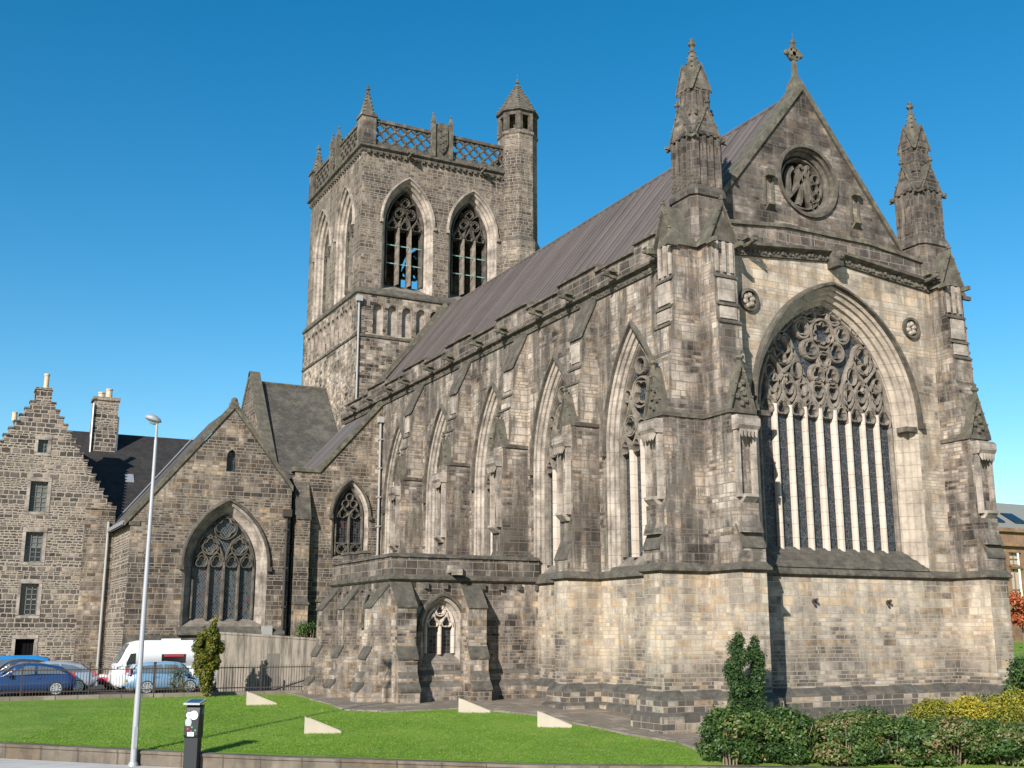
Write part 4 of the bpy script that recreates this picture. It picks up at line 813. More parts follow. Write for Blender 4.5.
sk.box(CX - .22, CX + .22, YC_ - .1, YC_ + .4, 15.4, 15.75).ball((CX, YC_ + .1, 15.85), .2, 8, 6); sk.build('gable_coping', M['spire'], chapel)
MB().prism([(8.75, 8.95), (8.75, 9.0), (CX - .9, 14.72), (CX - .9, 14.66)], lambda x, z, y: (x, y, z), 67.2, 67.6).box(8.7, 8.9, YC_ + .3, 67.5, 8.8, 9.0).build('lead_flashing', M['lead'], chapel)
dp = MB(); dp.cyl((17.35, YC_ - .12, .4), (17.35, YC_ - .12, 9.7), .075, .075, 8); dp.box(17.12, 17.58, YC_ - .3, YC_ - .02, 9.55, 9.95)
for z in (2.5, 4.6, 6.7, 8.8): dp.box(17.22, 17.48, YC_ - .2, YC_, z, z + .08)
dp.build('drain_pipe', M['iron'], chapel)
dp = MB(); dp.cyl((24.2, YA - .15, 5), (24.2, YA - .15, 16.3), .07, .07, 8); dp.box(24.02, 24.38, YA - .3, YA, 16.1, 16.45)
for k in range(6): dp.box(24.08, 24.32, YA - .24, YA, 6 + k * 1.8, 6.08 + k * 1.8)
dp.build('drain_pipe', M['grey_pipe'], transept)
MB().box(16.2, 16.75, YC_ - .35, YC_ - .12, 3.0, 3.6).build('meter_box', M['grey_pipe'], chapel)
KS = .056; 
for o_ in (chapel, cwn, so_): o_.scale = (1 + KS,) * 3; o_.location = (31.5 * KS, 50 * KS, -3.1 * KS)      # the chapel stands 3.4 m further back than first laid out
# ------------------------------------------------------------------ the old stone house on the left
house = empty('stone_house', (4.8, 70, .5), 'tall rubble stone house with crow-stepped gable, chimneys and five openings, at the left edge', 'house')
YP = 67.0; HX = 4.78
wins = [(13.1, 13.85, .52), (9.8, 11.5, .9), (7.05, 8.7, .9), (4.2, 5.9, .9), (.45, 2.95, .95)]
WXC = 4.97; steps = []
n = 15; x0, z0 = 8.85, 10.1; x1, z1 = HX + .42, 16.0
R_ = []
for i in range(n):
    xa = x0 + (x1 - x0) * i / n; za = z0 + (z1 - z0) * (i + 1) / n; R_ += [(xa, za), (x0 + (x1 - x0) * (i + 1) / n, za)]
prof = [(x0, -1)] + R_ + [(HX + .42, 16.7), (HX - .42, 16.7)] + [(2 * HX - x, z) for x, z in R_[::-1]] + [(2 * HX - x0, -1)]
hw_ = MB().poly(prof, [[(WXC - w / 2, a), (WXC + w / 2, a), (WXC + w / 2, b), (WXC - w / 2, b)] for a, b, w in wins], fE(0, YP))
hw_.box(8.75, 8.85, YP + .002, 80, -1, 10); hw_.poly([(x, z) for x, z in prof], [], fE(0, YP), .6)
for (xa, za), (xb, zb) in zip(prof, prof[1:]): hw_.add([(xa, YP, za), (xb, YP, zb), (xb, YP + .6, zb), (xa, YP + .6, za)], [(0, 1, 2, 3)])
hwo = hw_.build('wall', M['rubble'], house)
for m in (0, 1):
    ss = MB()
    for i in range(n):
        xa = x0 + (x1 - x0) * i / n; za = z0 + (z1 - z0) * (i + 1) / n; d = (x0 - x1) / n; a, b = xa - d - .02, xa + .04
        if m: a, b = 2 * HX - b, 2 * HX - a
        ss.box(a, b, YP - .05, YP + .65, za - .06, za + .03)
    ss.build('crow_steps', M['dark'], house)
for i, (a, b, w) in enumerate(wins):
    FW = fE(WXC, YP); fr = MB(); e = .17
    for (u0, u1, v0, v1) in ((-w / 2 - e, -w / 2, a - .02, b + .02), (w / 2, w / 2 + e, a - .02, b + .02), (-w / 2 - e, w / 2 + e, b, b + .22), (-w / 2 - e, w / 2 + e, a - .16, a)): fr.mbox(FW, u0, u1, v0, v1, -.025, .3)
    if i < 4:
        o = fr.build('window', M['mould'], house); sh = MB(); t = .05
        for k in range(4): u = -w / 2 + .03 + (w - .06) * k / 3; sh.mbox(FW, u - .018, u + .018, a, b, .2, .27)
        for k in range(7 if i else 4): z = a + .03 + (b - a - .06) * k / (6 if i else 3); h_ = .035 if k in (0, 3, 6) else .016; sh.mbox(FW, -w / 2, w / 2, z - h_, z + h_, .2, .27)
        sh.build('sash', M['sash'], o); MB().poly([(-w / 2, a), (w / 2, a), (w / 2, b), (-w / 2, b)], [], FW, .25).build('pane', M['pane'], o)
        if i in (1, 2):
            MB().poly([(-w / 2 + .03, a + (.05 if i == 1 else .75)), (w / 2 - .03, a + (.05 if i == 1 else .75)), (w / 2 - .03, b - .03), (-w / 2 + .03, b - .03)], [], FW, .245).build('curtain', M['curtain'], o)
    else:
        o = fr.build('doorway', M['mould'], house); d = MB().mbox(FW, -w / 2, w / 2, a, b, .3, .38)
        for k in range(5): d.mbox(FW, -w / 2 + .05 + k * .18, -w / 2 + .19 + k * .18, a, b, .27, .3)
        d.build('door', M['black'], o)
MB().box(7.5, 9.1, YP - .14, YP + .3, -1, 10.15).box(7.45, 9.12, YP - .2, YP + .3, 10.1, 10.3).build('pier', M['chapel'], house)
MB().cyl((8.75, YP - .25, .4), (8.75, YP - .25, 9.4), .07, .07, 8).build('drain_pipe', M['grey_pipe'], house); MB().cyl((2.6, YP - .1, 9), (2.6, YP - .1, 13.2), .06, .06, 8).build('drain_pipe', M['grey_pipe'], house)
ch = MB().box(HX - .42, HX + .42, YP - .002, YP + 1.2, 15.9, 16.75).box(HX - .47, HX + .47, YP - .05, YP + 1.25, 16.7, 16.82)
cho = ch.build('chimney', M['rubble'], house); MB().lathe((HX + .1, YP + .4, 16.8), [(.17, 0), (.14, .1), (.13, .75), (.16, .8), (.16, .9), (.1, .9)], 12).build('chimney_pot', M['pot'], cho)
MB().lathe((HX - 1.25, YP + 3, 15.3), [(.16, 0), (.14, .4), (.16, .5), (.1, .5)], 12).build('chimney_pot', M['pot'], cho)
hr = MB()
for sg in (-1, 1): hr.prism([(HX + sg * 4.1, 9.9), (HX + sg * 4.1, 10.05), (HX, 15.85), (HX, 15.7)], lambda x, z, y: (x, y, z), YP + .5, 81)
hr.build('roof', M['slate_dark'], house)
c2 = MB().box(8.1, 9.55, 72.4, 73.6, 9, 17.55).box(8.02, 9.63, 72.32, 73.68, 17.45, 17.65); c2o = c2.build('chimney', M['rubble'], house)
for x, hh in ((8.55, .45), (9.0, .7)): MB().lathe((x, 73, 17.6), [(.24, 0), (.2, .1), (.18, hh - .12), (.22, hh - .06), (.22, hh), (.12, hh)], 10).build('chimney_pot', M['pot'], c2o)
MB().prism([(67.3, 9.6), (67.3, 9.75), (74, 15.65), (80.7, 9.75), (80.7, 9.6), (74, 15.5)], lambda y, z, x: (x, y, z), 6.5, 19).build('rear_roof', M['slate_dark'], house)
sk2 = MB().prism([(0, 0), (.55, 0), (.55, .1), (0, .1)], lambda a, b, c_: (9.95 + c_, 70.0 + a, 12.1 + a * .88 + b), 0, .5).build('roof_light', M['lead'], house)
MB().box(8.9, 19, 67.6, 68, -1, 9.7).build('rear_wall', M['rubble'], house)
MB().box(9.56, 9.66, 72.5, 72.6, 13, 16.5).cyl((8.06, 72.3, 14), (8.06, 72.3, 17.2), .05, .05, 6).build('flue_pipe', M['white'], house)

house.scale = (1.056,) * 3; house.location = (4.8 * 1.056, 70 * 1.056, .34)
# ------------------------------------------------------------------ the ground
WALL = [(2.39, 38.0), (5.94, 35.37), (9.1, 33.11), (11.96, 31.4), (15.61, 29.17), (20.04, 27.2)]
zw = lambda x, y: max(-.8, min(ground_plane(x, y), .35)) + .02
def dense(P, step):
    out = []
    for a, b in zip(P, P[1:]):
        n = max(1, int(math.hypot(b[0] - a[0], b[1] - a[1]) / step))
        out += [(a[0] + (b[0] - a[0]) * i / n, a[1] + (b[1] - a[1]) * i / n) for i in range(n)]
    return out + [P[-1]]
WP = [(-260, 240), (-60, 84), (-12, 48.5)] + WALL + [(26, 24.4), (36, 19.4), (70, 4), (300, -95)]
WD = dense(WP[:3], 8)[:-1] + dense(WP[2:11], 1.2)[:-1] + dense(WP[10:], 8)
D = (.5, .866)
def sheet(name, mat, line, ds, zf, sgn=1):
    mb = MB(); rows = [[(x + sgn * D[0] * d, y + sgn * D[1] * d, zf(x + sgn * D[0] * d, y + sgn * D[1] * d, x, y)) for x, y in line] for d in ds]
    for a, b in zip(rows, rows[1:]): mb.strip(a, b)
    return structure(mb.build(name, mat, None, smooth=True))
lawn = sheet('lawn', M['grass'], WD, [.28] + [.5 + .9 * i for i in range(60)] + [60, 70, 85, 100, 120, 150, 200, 300, 500, 900, 1600, 3000], lambda x, y, wx, wy: gz(x, y) - .03)
sheet('pavement', M['paving'], WD, [.02, 1, 2, 4, 8, 15, 30, 60, 120], lambda x, y, wx, wy: zw(wx, wy) - .42, -1)
path_out = [(15.4, 55.5), (15.5, 51.5), (15.04, 47.8), (14.56, 42.3), (15.72, 41.0), (18.85, 41.0), (19.87, 39.5), (20.6, 38.1), (20.9, 35.7), (21.3, 33.0), (21.9, 31.0), (21.7, 28.9), (23.4, 27.6), (28, 26.5), (36, 26), (44, 27)]
path_in = [(18.5, 57), (18.5, 52), (18.5, 48), (18.5, 46), (19, 46), (20, 46), (23, 46), (25, 44), (25, 38), (25, 36), (26, 34), (27, 33.5), (28, 33.5), (30, 33.5), (36, 33.5), (40, 33.5)]
mb = MB(); rows = []
po_, pi_ = [], []
for k in range(len(path_out) - 1):
    for i in range(4):
        t = i / 4; po_.append(tuple(a + (b - a) * t for a, b in zip(path_out[k], path_out[k + 1]))); pi_.append(tuple(a + (b - a) * t for a, b in zip(path_in[k], path_in[k + 1])))
for t in [0, .02, .1, .25, .4, .6, .8, 1]: rows.append([(a[0] + (b[0] - a[0]) * t + (0 if t else .12 * math.sin(a[0] * 5 + a[1] * 3)), a[1] + (b[1] - a[1]) * t, gz(a[0] + (b[0] - a[0]) * t, a[1] + (b[1] - a[1]) * t) + (.012 if t else -.06)) for a, b in zip(po_, pi_)])
for a, b in zip(rows, rows[1:]): mb.strip(a, b)
structure(mb.build('footpath', M['flags'], None, smooth=True))
mb = MB(); rows = [[(x, y, gz(x, y) + .015) for x in np.arange(-30, 17.1, 1.5)] for y in (53.2, 54, 56, 59, 62, 66, 70)]
for a, b in zip(rows, rows[1:]): mb.strip(a, b)
structure(mb.build('car_park', M['asphalt'], None))
# low kerb wall along the street, its blocks inside one mesh
kw = empty('kerb_wall', (9, 33, -.2), 'low brown stone kerb wall between the lawn and the street', 'wall')
mb = MB(); cpn = MB(); LP = dense(WP[2:10], .7); acc = 0
def sweep_wall(mb, P, prof):
    cols = []
    for i, p in enumerate(P):
        a, b = P[max(0, i - 1)], P[min(len(P) - 1, i + 1)]; dx, dy = b[0] - a[0], b[1] - a[1]; l = math.hypot(dx, dy); nx, ny = dy / l, -dx / l
        cols.append([(p[0] - nx * o, p[1] - ny * o, zw(*p) + z) for o, z in prof])
    for a, b in zip(cols, cols[1:]): mb.strip(a, b)
sweep_wall(mb, LP, [(0.02, -.7), (0.02, -.1), (0.3, -.1), (.3, -.5)]); mb.build('wall', M['kerb'], kw)
sweep_wall(cpn, LP, [(0, -.1), (-.02, -.09), (-.02, -.015), (.01, 0), (.34, 0), (.34, -.1)])
cpn.build('coping', M['kerb'], kw)
# ------------------------------------------------------------------ low concrete wall by the vestry
cw_ = empty('garden_wall', (15, 54.5, .5), 'weathered grey concrete wall with vertical streaks between chapel and vestry', 'wall')
A_, B_ = Vector((12.75, 55.6, 0)), Vector((17.2, 53.4, 0)); dw = (B_ - A_).normalized(); nw = Vector((dw.y, -dw.x, 0))
fw = lambda u, z, w: tuple(A_ + dw * u - nw * w + Vector((0, 0, z)))
Lw = (B_ - A_).length
MB().prism([(0, -.2), (Lw, -.2), (Lw, 2.9), (1.7, 3.12), (0, 3.22)], fw, 0, .32).build('wall', M['concrete_s'], cw_)
MB().prism([(-.03, 3.22), (1.7, 3.12), (Lw, 2.9), (Lw, 3.0), (1.7, 3.22), (-.03, 3.32)], fw, -.04, .36).build('coping', M['concrete_s'], cw_)
MB().prism([(Lw - 2.6, .5), (Lw - 2.0, .5), (Lw - 2.0, 2.3), (Lw - 2.6, 2.3)], fw, -.015, .05).build('door', M['concrete_d'], cw_)
# ------------------------------------------------------------------ iron railing
def railing(name, p0, p1, label):
    root = empty(name, (p0[0], p0[1], gz(*p0)), label, 'railing', 'iron railings behind the lawn'); d = Vector((p1[0] - p0[0], p1[1] - p0[1], 0)); Ln = d.length; d.normalize(); n_ = Vector((-d.y, d.x, 0))
    f = lambda u, z, w: tuple(Vector((p0[0], p0[1], gz(*p0))) + d * u + n_ * w + Vector((0, 0, z)))
    k = MB().mbox(lambda a, b, c_: f(a, b, c_), 0, Ln, -.2, .14, -.14, .14); k.build('kerb', M['flags'], root)
    p = MB(); u = .06
    while u < Ln - .03: p.cyl(f(u, .1, 0), f(u, 1.32, 0), .013, .011, 5); u += .125
    p.build('bars', M['iron'], root)
    for z in (.28, 1.18): MB().mbox(f, 0, Ln, z, z + .045, -.014, .014).build('rail', M['iron'], root)
    for u in [i * Ln / 3 for i in range(4)]: q = MB().mbox(f, u - .025, u + .025, .1, 1.42, -.026, .026); q.ball(f(u, 1.46, 0), .05, 6, 5); q.build('post', M['iron'], root)
railing('iron_railing', (-5, 53.3), (1.2, 53.2), 'left stretch of rusty iron railing in front of the dark blue car')
railing('iron_railing', (1.25, 53.2), (9.4, 53.2), 'middle stretch of rusty iron railing in front of the parked cars')
railing('iron_railing', (9.45, 53.2), (16.6, 52.9), 'right stretch of rusty iron railing below the concrete wall')
# ------------------------------------------------------------------ pale wedges on the lawn
for (x, y, lab) in ((11.75, 45.9, 'pale wedge-shaped light shield on the lawn, farthest left near the railing'), (11.4, 36.9, 'pale wedge-shaped light shield on the lawn crossed by the lamp post shadow'),
                    (18.3, 39.9, 'pale wedge-shaped light shield on the lawn below the vestry window'), (19.3, 35.5, 'pale wedge-shaped light shield on the lawn, rightmost and nearest the big corner')):
    a = math.atan2(x, y); dx, dy = math.cos(a), -math.sin(a); root = empty('light_shield', (x, y, gz(x, y)), lab, 'light shield', 'pale wedges on the lawn')
    f = lambda u, z, w: (x + dx * u + dy * -w, y + dy * u + dx * w, gz(x, y) + z)
    MB().prism([(0, -.1), (1.2, -.1), (1.2, .02), (0, .5)], f, 0, .045).prism([(0, -.1), (.045, -.1), (.045, .5), (0, .5)], f, .046, .4).prism([(0, -.1), (1.2, -.1), (1.2, .02), (0, .5)], f, .401, .445).build('shield_panels', M['cream'], root)
    MB().mbox(f, .15, .4, -.05, .16, .1, .34).build('lamp_housing', M['black'], root)
# ------------------------------------------------------------------ lamp post and parking meter
lx, ly = 5.82, 35.28; lz = zw(lx, ly) - .42
lp = empty('street_lamp', (lx, ly, lz), 'tall silver street lamp with grey dish head standing at the kerb wall', 'street lamp')
MB().cyl((lx, ly, lz), (lx, ly, lz + 2.0), .095, .09, 16).cyl((lx, ly, lz + 2.0), (lx, ly, lz + 9.6), .08, .05, 16).build('pole', M['alu'], lp)
MB().cyl((lx, ly, lz), (lx, ly, lz + .12), .16, .12, 16).build('base_collar', M['alu_d'], lp); MB().box(lx - .05, lx + .05, ly - .105, ly - .06, lz + .5, lz + 1.1).build('access_door', M['alu_d'], lp)
MB().cyl((lx, ly, lz + 9.58), (lx, ly, lz + 10.15), .042, .036, 12).build('bracket', M['grey_pipe'], lp)
hd = MB(); hx, hy = -.889 * .16, .458 * .16
def dish(z, r, sh=0): return [(lx + hx * 1.0 + r * .26 * math.cos(t) * .889 - r * .22 * math.sin(t) * .458 + .03, ly + hy - r * .26 * math.cos(t) * .458 - r * .22 * math.sin(t) * .889, lz + 10.14 + z * 1.15 - .07 * r * math.cos(t) + sh) for t in [i * math.pi / 10 for i in range(20)]]
hd.loft([dish(.02, .55), dish(.06, .95), dish(.09, 1.0), dish(.15, .85), dish(.2, .5), dish(.22, .15)]); hdo = hd.build('lamp_head', M['alu_d'], lp, smooth=True)
MB().loft([dish(-.01, .5), dish(-.045, .35), dish(-.055, .1)]).build('lens', M['lens'], hdo)
mx, my = 7.27, 34.25; mz = zw(mx, my) - .42
pm = empty('parking_meter', (mx, my, mz), 'black parking ticket machine with tilted solar panel beside the kerb wall', 'ticket machine')
ma = math.atan2(mx, my) + R(24); f = lambda u, z, w: (mx + math.cos(ma) * u + math.sin(ma) * w, my - math.sin(ma) * u + math.cos(ma) * w, mz + z)
b = MB(); b.prism([(-.2, 0), (.2, 0), (.2, .88), (-.2, .88)], f, -.13, .15); b.build('pedestal', M['meter_grey'], pm)
bo = MB().loft([[f(u, z, w) for u, w in ((-.22, a), (-.2, a - .02), (.2, a - .02), (.22, a), (.22, .17), (-.22, .17))] for z, a in ((.88, -.14), (.95, -.16), (1.45, -.13), (1.72, -.06), (1.78, -.02))]).build('cabinet', M['meter'], pm)
so2 = MB().loft([[f(u, z0 + (w + .3) * .2, w) for u, w in ((-.25, -.24), (.25, -.24), (.25, .22), (-.25, .22))] for z0 in (1.78, 1.83)]).build('solar_panel', M['alu_d'], pm)
MB().loft([[f(u, z0 + (w + .3) * .2, w) for u, w in ((-.2, -.19), (.2, -.19), (.2, .17), (-.2, .17))] for z0 in (1.834, 1.838)]).build('solar_cells', M['solar'], so2)
def disc(c, z, r, w, n=18, sq=1): 
    P_ = [(c + r * math.cos(2 * math.pi * i / n), z + r * sq * math.sin(2 * math.pi * i / n)) for i in range(n)]; return MB().prism(P_, f, w, w + .03)
disc(.06, 1.5, .125, -.17).build('sign_disc', M['white'], bo); disc(-.09, 1.5, .085, -.165).build('sign_disc', M['white'], bo); MB().mbox(f, -.12, -.05, 1.49, 1.53, -.172, -.15).build('blue_symbol', M['blue'], bo)
disc(-.1, 1.3, .1, -.165, sq=1.3).build('coin_plate', M['alu_d'], bo)
for u, z, m_ in ((.02, 1.17, 'green'), (-.1, 1.12, 'red'), (.13, 1.08, 'green'), (.0, 1.05, 'red')): disc(u, z, .028, -.178, 10).build('button', M[m_], bo)
MB().mbox(f, -.1, .1, .8 + .12, .93 + .12 - .02, -.19, -.14).build('notice', M['white'], bo)
MB().prism([(.04, 1.52), (.12, 1.52), (.12, 1.7), (.04, 1.7)], lambda w, z, u: f(u, z, w), .2205, .226).build('side_label', M['blue'], bo)
# ------------------------------------------------------------------ cars
def interp(x, P):
    for (a, va), (b, vb) in zip(P, P[1:]):
        if a <= x <= b: t = (x - a) / (b - a); return va + (vb - va) * t
    return P[0][1] if x < P[0][0] else P[-1][1]
def smooth_interp(x, P):
    for (a, va), (b, vb) in zip(P, P[1:]):
        if a <= x <= b: t = (x - a) / (b - a); t = t * t * (3 - 2 * t) * .5 + t * .5; return va + (vb - va) * t
    return P[0][1] if x < P[0][0] else P[-1][1]
def car(name, label, x, y, face, mat, L=4.2, Wd=1.74, H=1.46, style='hatch', rim='rim'):
    """x, y = middle of the car; face = +1 nose towards +X, -1 nose towards -X; built nose towards +x in its own frame"""
    root = empty(name, (x, y, gz(x, y) + .015), label, 'van' if style == 'van' else 'car', 'parked cars' if style != 'van' else None, 0 if face > 0 else math.pi)
    h = L / 2; w = Wd / 2
    if style == 'van':
        belt = [(-h, 1.2), (h - .5, 1.2), (h - .12, 1.1), (h, .8)]; roof = [(-h + .02, H - .06), (-h + .4, H), (h - 1.2, H), (h - .75, H - .1), (h - .15, 1.25)]; rs, re = -h + .01, h - .16
        tum = .9
    else:
        bz = H * .64; belt = [(-h, bz - .08), (-h + .3, bz + .04), (0, bz), (h - 1.25, bz - .03), (h - .5, bz - .17), (h - .1, bz - .3), (h, bz - .42)]
        if style == 'mpv': roof = [(-h + .06, bz), (-h + .35, H - .12), (-h + .9, H), (0, H), (.5, H - .04), (h - .75, bz + .02)]; rs, re = -h + .06, h - .75
        else: roof = [(-h + .12, bz), (-h + .75, H - .14), (-h + 1.5, H - .02), (-.1, H), (.35, H - .06), (h - 1.15, bz)]; rs, re = -h + .12, h - 1.15
        tum = .78
    N = 34; rings = []
    for i in range(N + 1):
        s = -h + L * i / N; e = max(0, abs(s) - (h - .45)) / .45; ww = w * (1 - .16 * e * e); zb = smooth_interp(s, belt); lo = .2 + (.14 * e)
        rings.append([(s, -ww * .93, lo), (s, -ww, lo + .16), (s, -ww, zb * .62), (s, -ww * .965, zb - .05), (s, -ww * .9, zb), (s, 0, zb + .025), (s, ww * .9, zb), (s, ww * .965, zb - .05), (s, ww, zb * .62), (s, ww, lo + .16), (s, ww * .93, lo)])
    body = MB().loft(rings).build('body', mat, root, local=True, smooth=True); 
    N = 26; rings = []; side = lambda s, q, sg: (s, sg * (w * .925 + (w * tum - w * .925) * q), (smooth_interp(s, belt) - .02) + (smooth_interp(s, roof) - smooth_interp(s, belt) - .0) * q)
    for i in range(N + 1):
        s = rs + (re - rs) * i / N; a = side(s, 0, 1); b = side(s, .9, 1); zr = smooth_interp(s, roof); zr = max(zr, a[2] + .01)
        rings.append([(s, -a[1], a[2]), (s, -b[1], b[2]), (s, -b[1] * .9, zr), (s, 0, zr + .02), (s, b[1] * .9, zr), (s, b[1], b[2]), (s, a[1], a[2])])
    MB().loft(rings).build('cabin', mat, root, local=True, smooth=True)
    def pane(pts, sg, m='pane' if style == 'van' else 'car_glass', nm='side_window'):
        vs = []
        for s, q in pts: p_ = side(s, q, sg); vs.append((p_[0], p_[1] + sg * .012, p_[2]))
        MB().add(vs, [tuple(range(len(vs)))]).build(nm, M[m], root, local=True)
    for sg in (-1, 1):
        if style == 'van':
            pane([(-h + .35, .12), (-h + 1.35, .12), (-h + 1.35, .48), (-h + .35, .48)], sg); pane([(-h + 1.75, .12), (-h + 2.9, .12), (-h + 2.9, .48), (-h + 1.75, .48)], sg); pane([(h - 1.0, .1), (h - .55, .1), (h - .75, .55), (h - 1.0, .55)], sg)
            pane([(-h + .45, .18), (-h + .75, .18), (-h + .62, .46), (-h + .45, .46)], sg * 1.004, 'curtain_red', 'curtain'); pane([(-h + 1.85, .38), (-h + 2.8, .38), (-h + 2.8, .46), (-h + 1.85, .46)], sg * 1.004, 'curtain_red', 'curtain')
        else:
            f0, f1 = rs + (re - rs) * .2, re - .1
            mid = rs + (re - rs) * .52
            rsl = .95 if style != 'mpv' else .55
            pane([(rs + .25, .14), (mid - .05, .14), (mid - .05, .84), (rs + rsl, .8)], sg); pane([(mid + .05, .14), (re - .28, .14), (re - 1.02 if style != 'mpv' else re - .82, .84), (mid + .05, .84)], sg)
        hnd = MB(); yy = sg * (w * .985 + .008)
        for s in ((-.55, .5) if style != 'van' else (h - 1.3,)): hnd.box(s - .1, s + .1, yy - .02, yy + .02, .78 * H / 1.46, .81 * H / 1.46)
        hnd.build('door_handle', mat, root, local=True)
        MB().loft([[(re - .35 + dx, sg * (w * .95 + o), smooth_interp(re - .35, belt) + .06 + dz) for dx, dz in ((-.05, -.07), (.07, -.06), (.06, .07), (-.04, .08))] for o in (-.02, .16, .2)]).build('wing_mirror', mat, root, local=True)
        sil = MB().box(-h + .75, h - .8, sg * w * .94 - .02, sg * w * .94 + .02, .17, .27); sil.build('sill', M['rubber'], root, local=True)
        tl = (.78, .98) if style != 'van' else (.7, 1.0)
        if style == 'mpv': tl = (.82, 1.12)
        MB().loft([[(-h + dx, sg * (w * (.62 + k)), z) for dx, z in ((.02, tl[0]), (.2 - k * .4, tl[0] + .03), (.16 - k * .3, tl[1]), (.06, tl[1] - .02))] for k in (0, .225, .365)]).build('tail_light', M['tail'], root, local=True)
        MB().loft([[(h + dx, sg * (w * (.5 + k)), z) for dx, z in ((-.1 - k * .4, .58), (-.45, .62), (-.5, .76), (-.2 - k * .4, .73))] for k in (0, .2, .47)]).build('headlight', M['headlamp'], root, local=True)
    def cross(s0, s1, q, m, nm):
        k = 6; A = []; B = []
        for i in range(k + 1):
            t = -1 + 2 * i / k
            za, zb_ = smooth_interp(s0, roof), smooth_interp(s1, roof); A.append((s0 + (.02 if s0 > 0 else -.02), t * w * .84, max(za, smooth_interp(s0, belt)) + .03)); B.append((s1 + (.02 if s0 > 0 else -.02), t * w * .68, zb_ + .03))
        MB().strip(A, B).build(nm, M[m], root, local=True)
    if style == 'van': cross(h - .2, h - .7, 0, 'car_glass', 'windscreen')
    elif style == 'mpv': cross(h - .85, .62, 0, 'car_glass', 'windscreen'); cross(-h + .1, -h + .34, 0, 'car_glass', 'rear_window')
    else: cross(h - 1.22, .48, 0, 'car_glass', 'windscreen'); cross(-h + .22, -h + .72, 0, 'car_glass', 'rear_window')
    MB().box(h - .16, h + .03, -w * .8, w * .8, .28, .42).build('front_bumper', M['rubber'], root, local=True); MB().box(-h - .04, -h + .2, -w * .84, w * .84, .32, .5).build('rear_bumper', mat, root, local=True)
    MB().box(-h - .05, -h - .035, -.26, .26, .52, .63).build('number_plate', M['yellow'], root, local=True)
    if style == 'van': MB().box(-.6, .2, -.35, .35, H + .01, H + .09).build('roof_vent', mat, root, local=True)
    for s in (-h + .82, h - .85):
        for sg in (-1, 1):
            r = .315; yo = sg * (w - .02)
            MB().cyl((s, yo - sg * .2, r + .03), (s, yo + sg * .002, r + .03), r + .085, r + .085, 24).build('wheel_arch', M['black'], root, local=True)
            ty = MB().lathe((0, 0, 0), [(r - .1, -.1), (r - .02, -.1), (r, -.06), (r, .06), (r - .02, .1), (r - .1, .1)], 24); ty.v = [(s + a, yo + sg * .0 + c_ * sg + sg * -.075, r + b_) for a, b_, c_ in ty.v]
            wh = ty.build('wheel', M['rubber'], root, local=True)
            ri = MB()
            for k in range(9):
                a = 2 * math.pi * k / 9; ca, sa = math.cos(a), math.sin(a)
                ri.add([(s + ca * q - sa * o, yo + sg * .034, r + sa * q + ca * o) for q, o in ((.03, -.025), (r - .1, -.042), (r - .1, .042), (.03, .025))], [(0, 1, 2, 3)])
            n_ = 24
            for r0, r1 in ((r - .115, r - .07), (0.001, .07)): ri.strip([(s + r0 * math.cos(t), yo + sg * .036, r + r0 * math.sin(t)) for t in [2 * math.pi * i / n_ for i in range(n_)]], [(s + r1 * math.cos(t), yo + sg * .036, r + r1 * math.sin(t)) for t in [2 * math.pi * i / n_ for i in range(n_)]], True)
            ri.build('rim', M[rim], wh, local=True)
    return root
car('parked_car', 'dark blue saloon car parked nearest behind the railing at far left', 4.25, 56.3, -1, paint('navy_paint', (.012, .04, .12)), 4.3, 1.74, 1.42)
car('parked_car', 'silver hatchback parked behind the dark blue car', 5.42, 58.2, -1, paint('silver_paint', (.42, .45, .5), .5), 4.25, 1.74, 1.45)
car('parked_car', 'dark grey car seen between the silver hatchback and the bright blue car', 4.3, 60.9, -1, paint('grey_paint', (.06, .065, .08), .4), 4.3, 1.74, 1.5)
car('parked_car', 'bright blue car in the last row by the stone house door', 4.0, 63.3, -1, paint('blue_paint', (.01, .17, .42)), 4.3, 1.76, 1.62, 'mpv')
car('parked_car', 'red car with its nose showing in front of the white campervan', 9.75, 60.1, -1, paint('red_paint', (.45, .015, .02)), 3.8, 1.5, 1.4)
car('parked_car', 'light blue small car parked in front of the white campervan', 10.4, 55.7, 1, paint('light_blue_paint', (.2, .34, .47), .3), 3.6, 1.68, 1.43, 'mpv')
car('campervan', 'white high-roofed campervan with red curtains parked by the chapel wall', 10.75, 58.0, -1, paint('white_van_paint', (.78, .78, .76)), 5.1, 1.9, 2.38, 'van')
# ------------------------------------------------------------------ plants
def leaf_mesh(name, mat, centers, normals, size, tone, aspect=.5, parent=None, curl=.25):
    n = len(centers); r1 = rng.normal(size=(n, 3)); t = np.cross(normals, r1); t /= np.linalg.norm(t, axis=1)[:, None] + 1e-9; b = np.cross(normals, t); nn = normals
    s = size[:, None]; a = aspect
    P = np.stack([centers - t * s * .5, centers + b * s * a * .5 - nn * s * curl * .2, centers + t * s * .5, centers - b * s * a * .5 - nn * s * curl * .2], 1).reshape(-1, 3)
    off = np.array(ORG.get(parent.name, (0, 0, 0))) if parent is not None else np.zeros(3); P = P - off
    me = bpy.data.meshes.new(name); me.vertices.add(4 * n); me.vertices.foreach_set('co', P.ravel()); me.loops.add(4 * n); me.loops.foreach_set('vertex_index', np.arange(4 * n)); me.polygons.add(n)
    me.polygons.foreach_set('loop_start', np.arange(0, 4 * n, 4)); me.update(calc_edges=True)
    at = me.attributes.new('tone', 'FLOAT', 'FACE'); at.data.foreach_set('value', tone.astype(np.float32)); me.materials.append(mat)
    o = bpy.data.objects.new(name, me); COL.objects.link(o); o.parent = parent; ORG[o.name] = tuple(off); return o
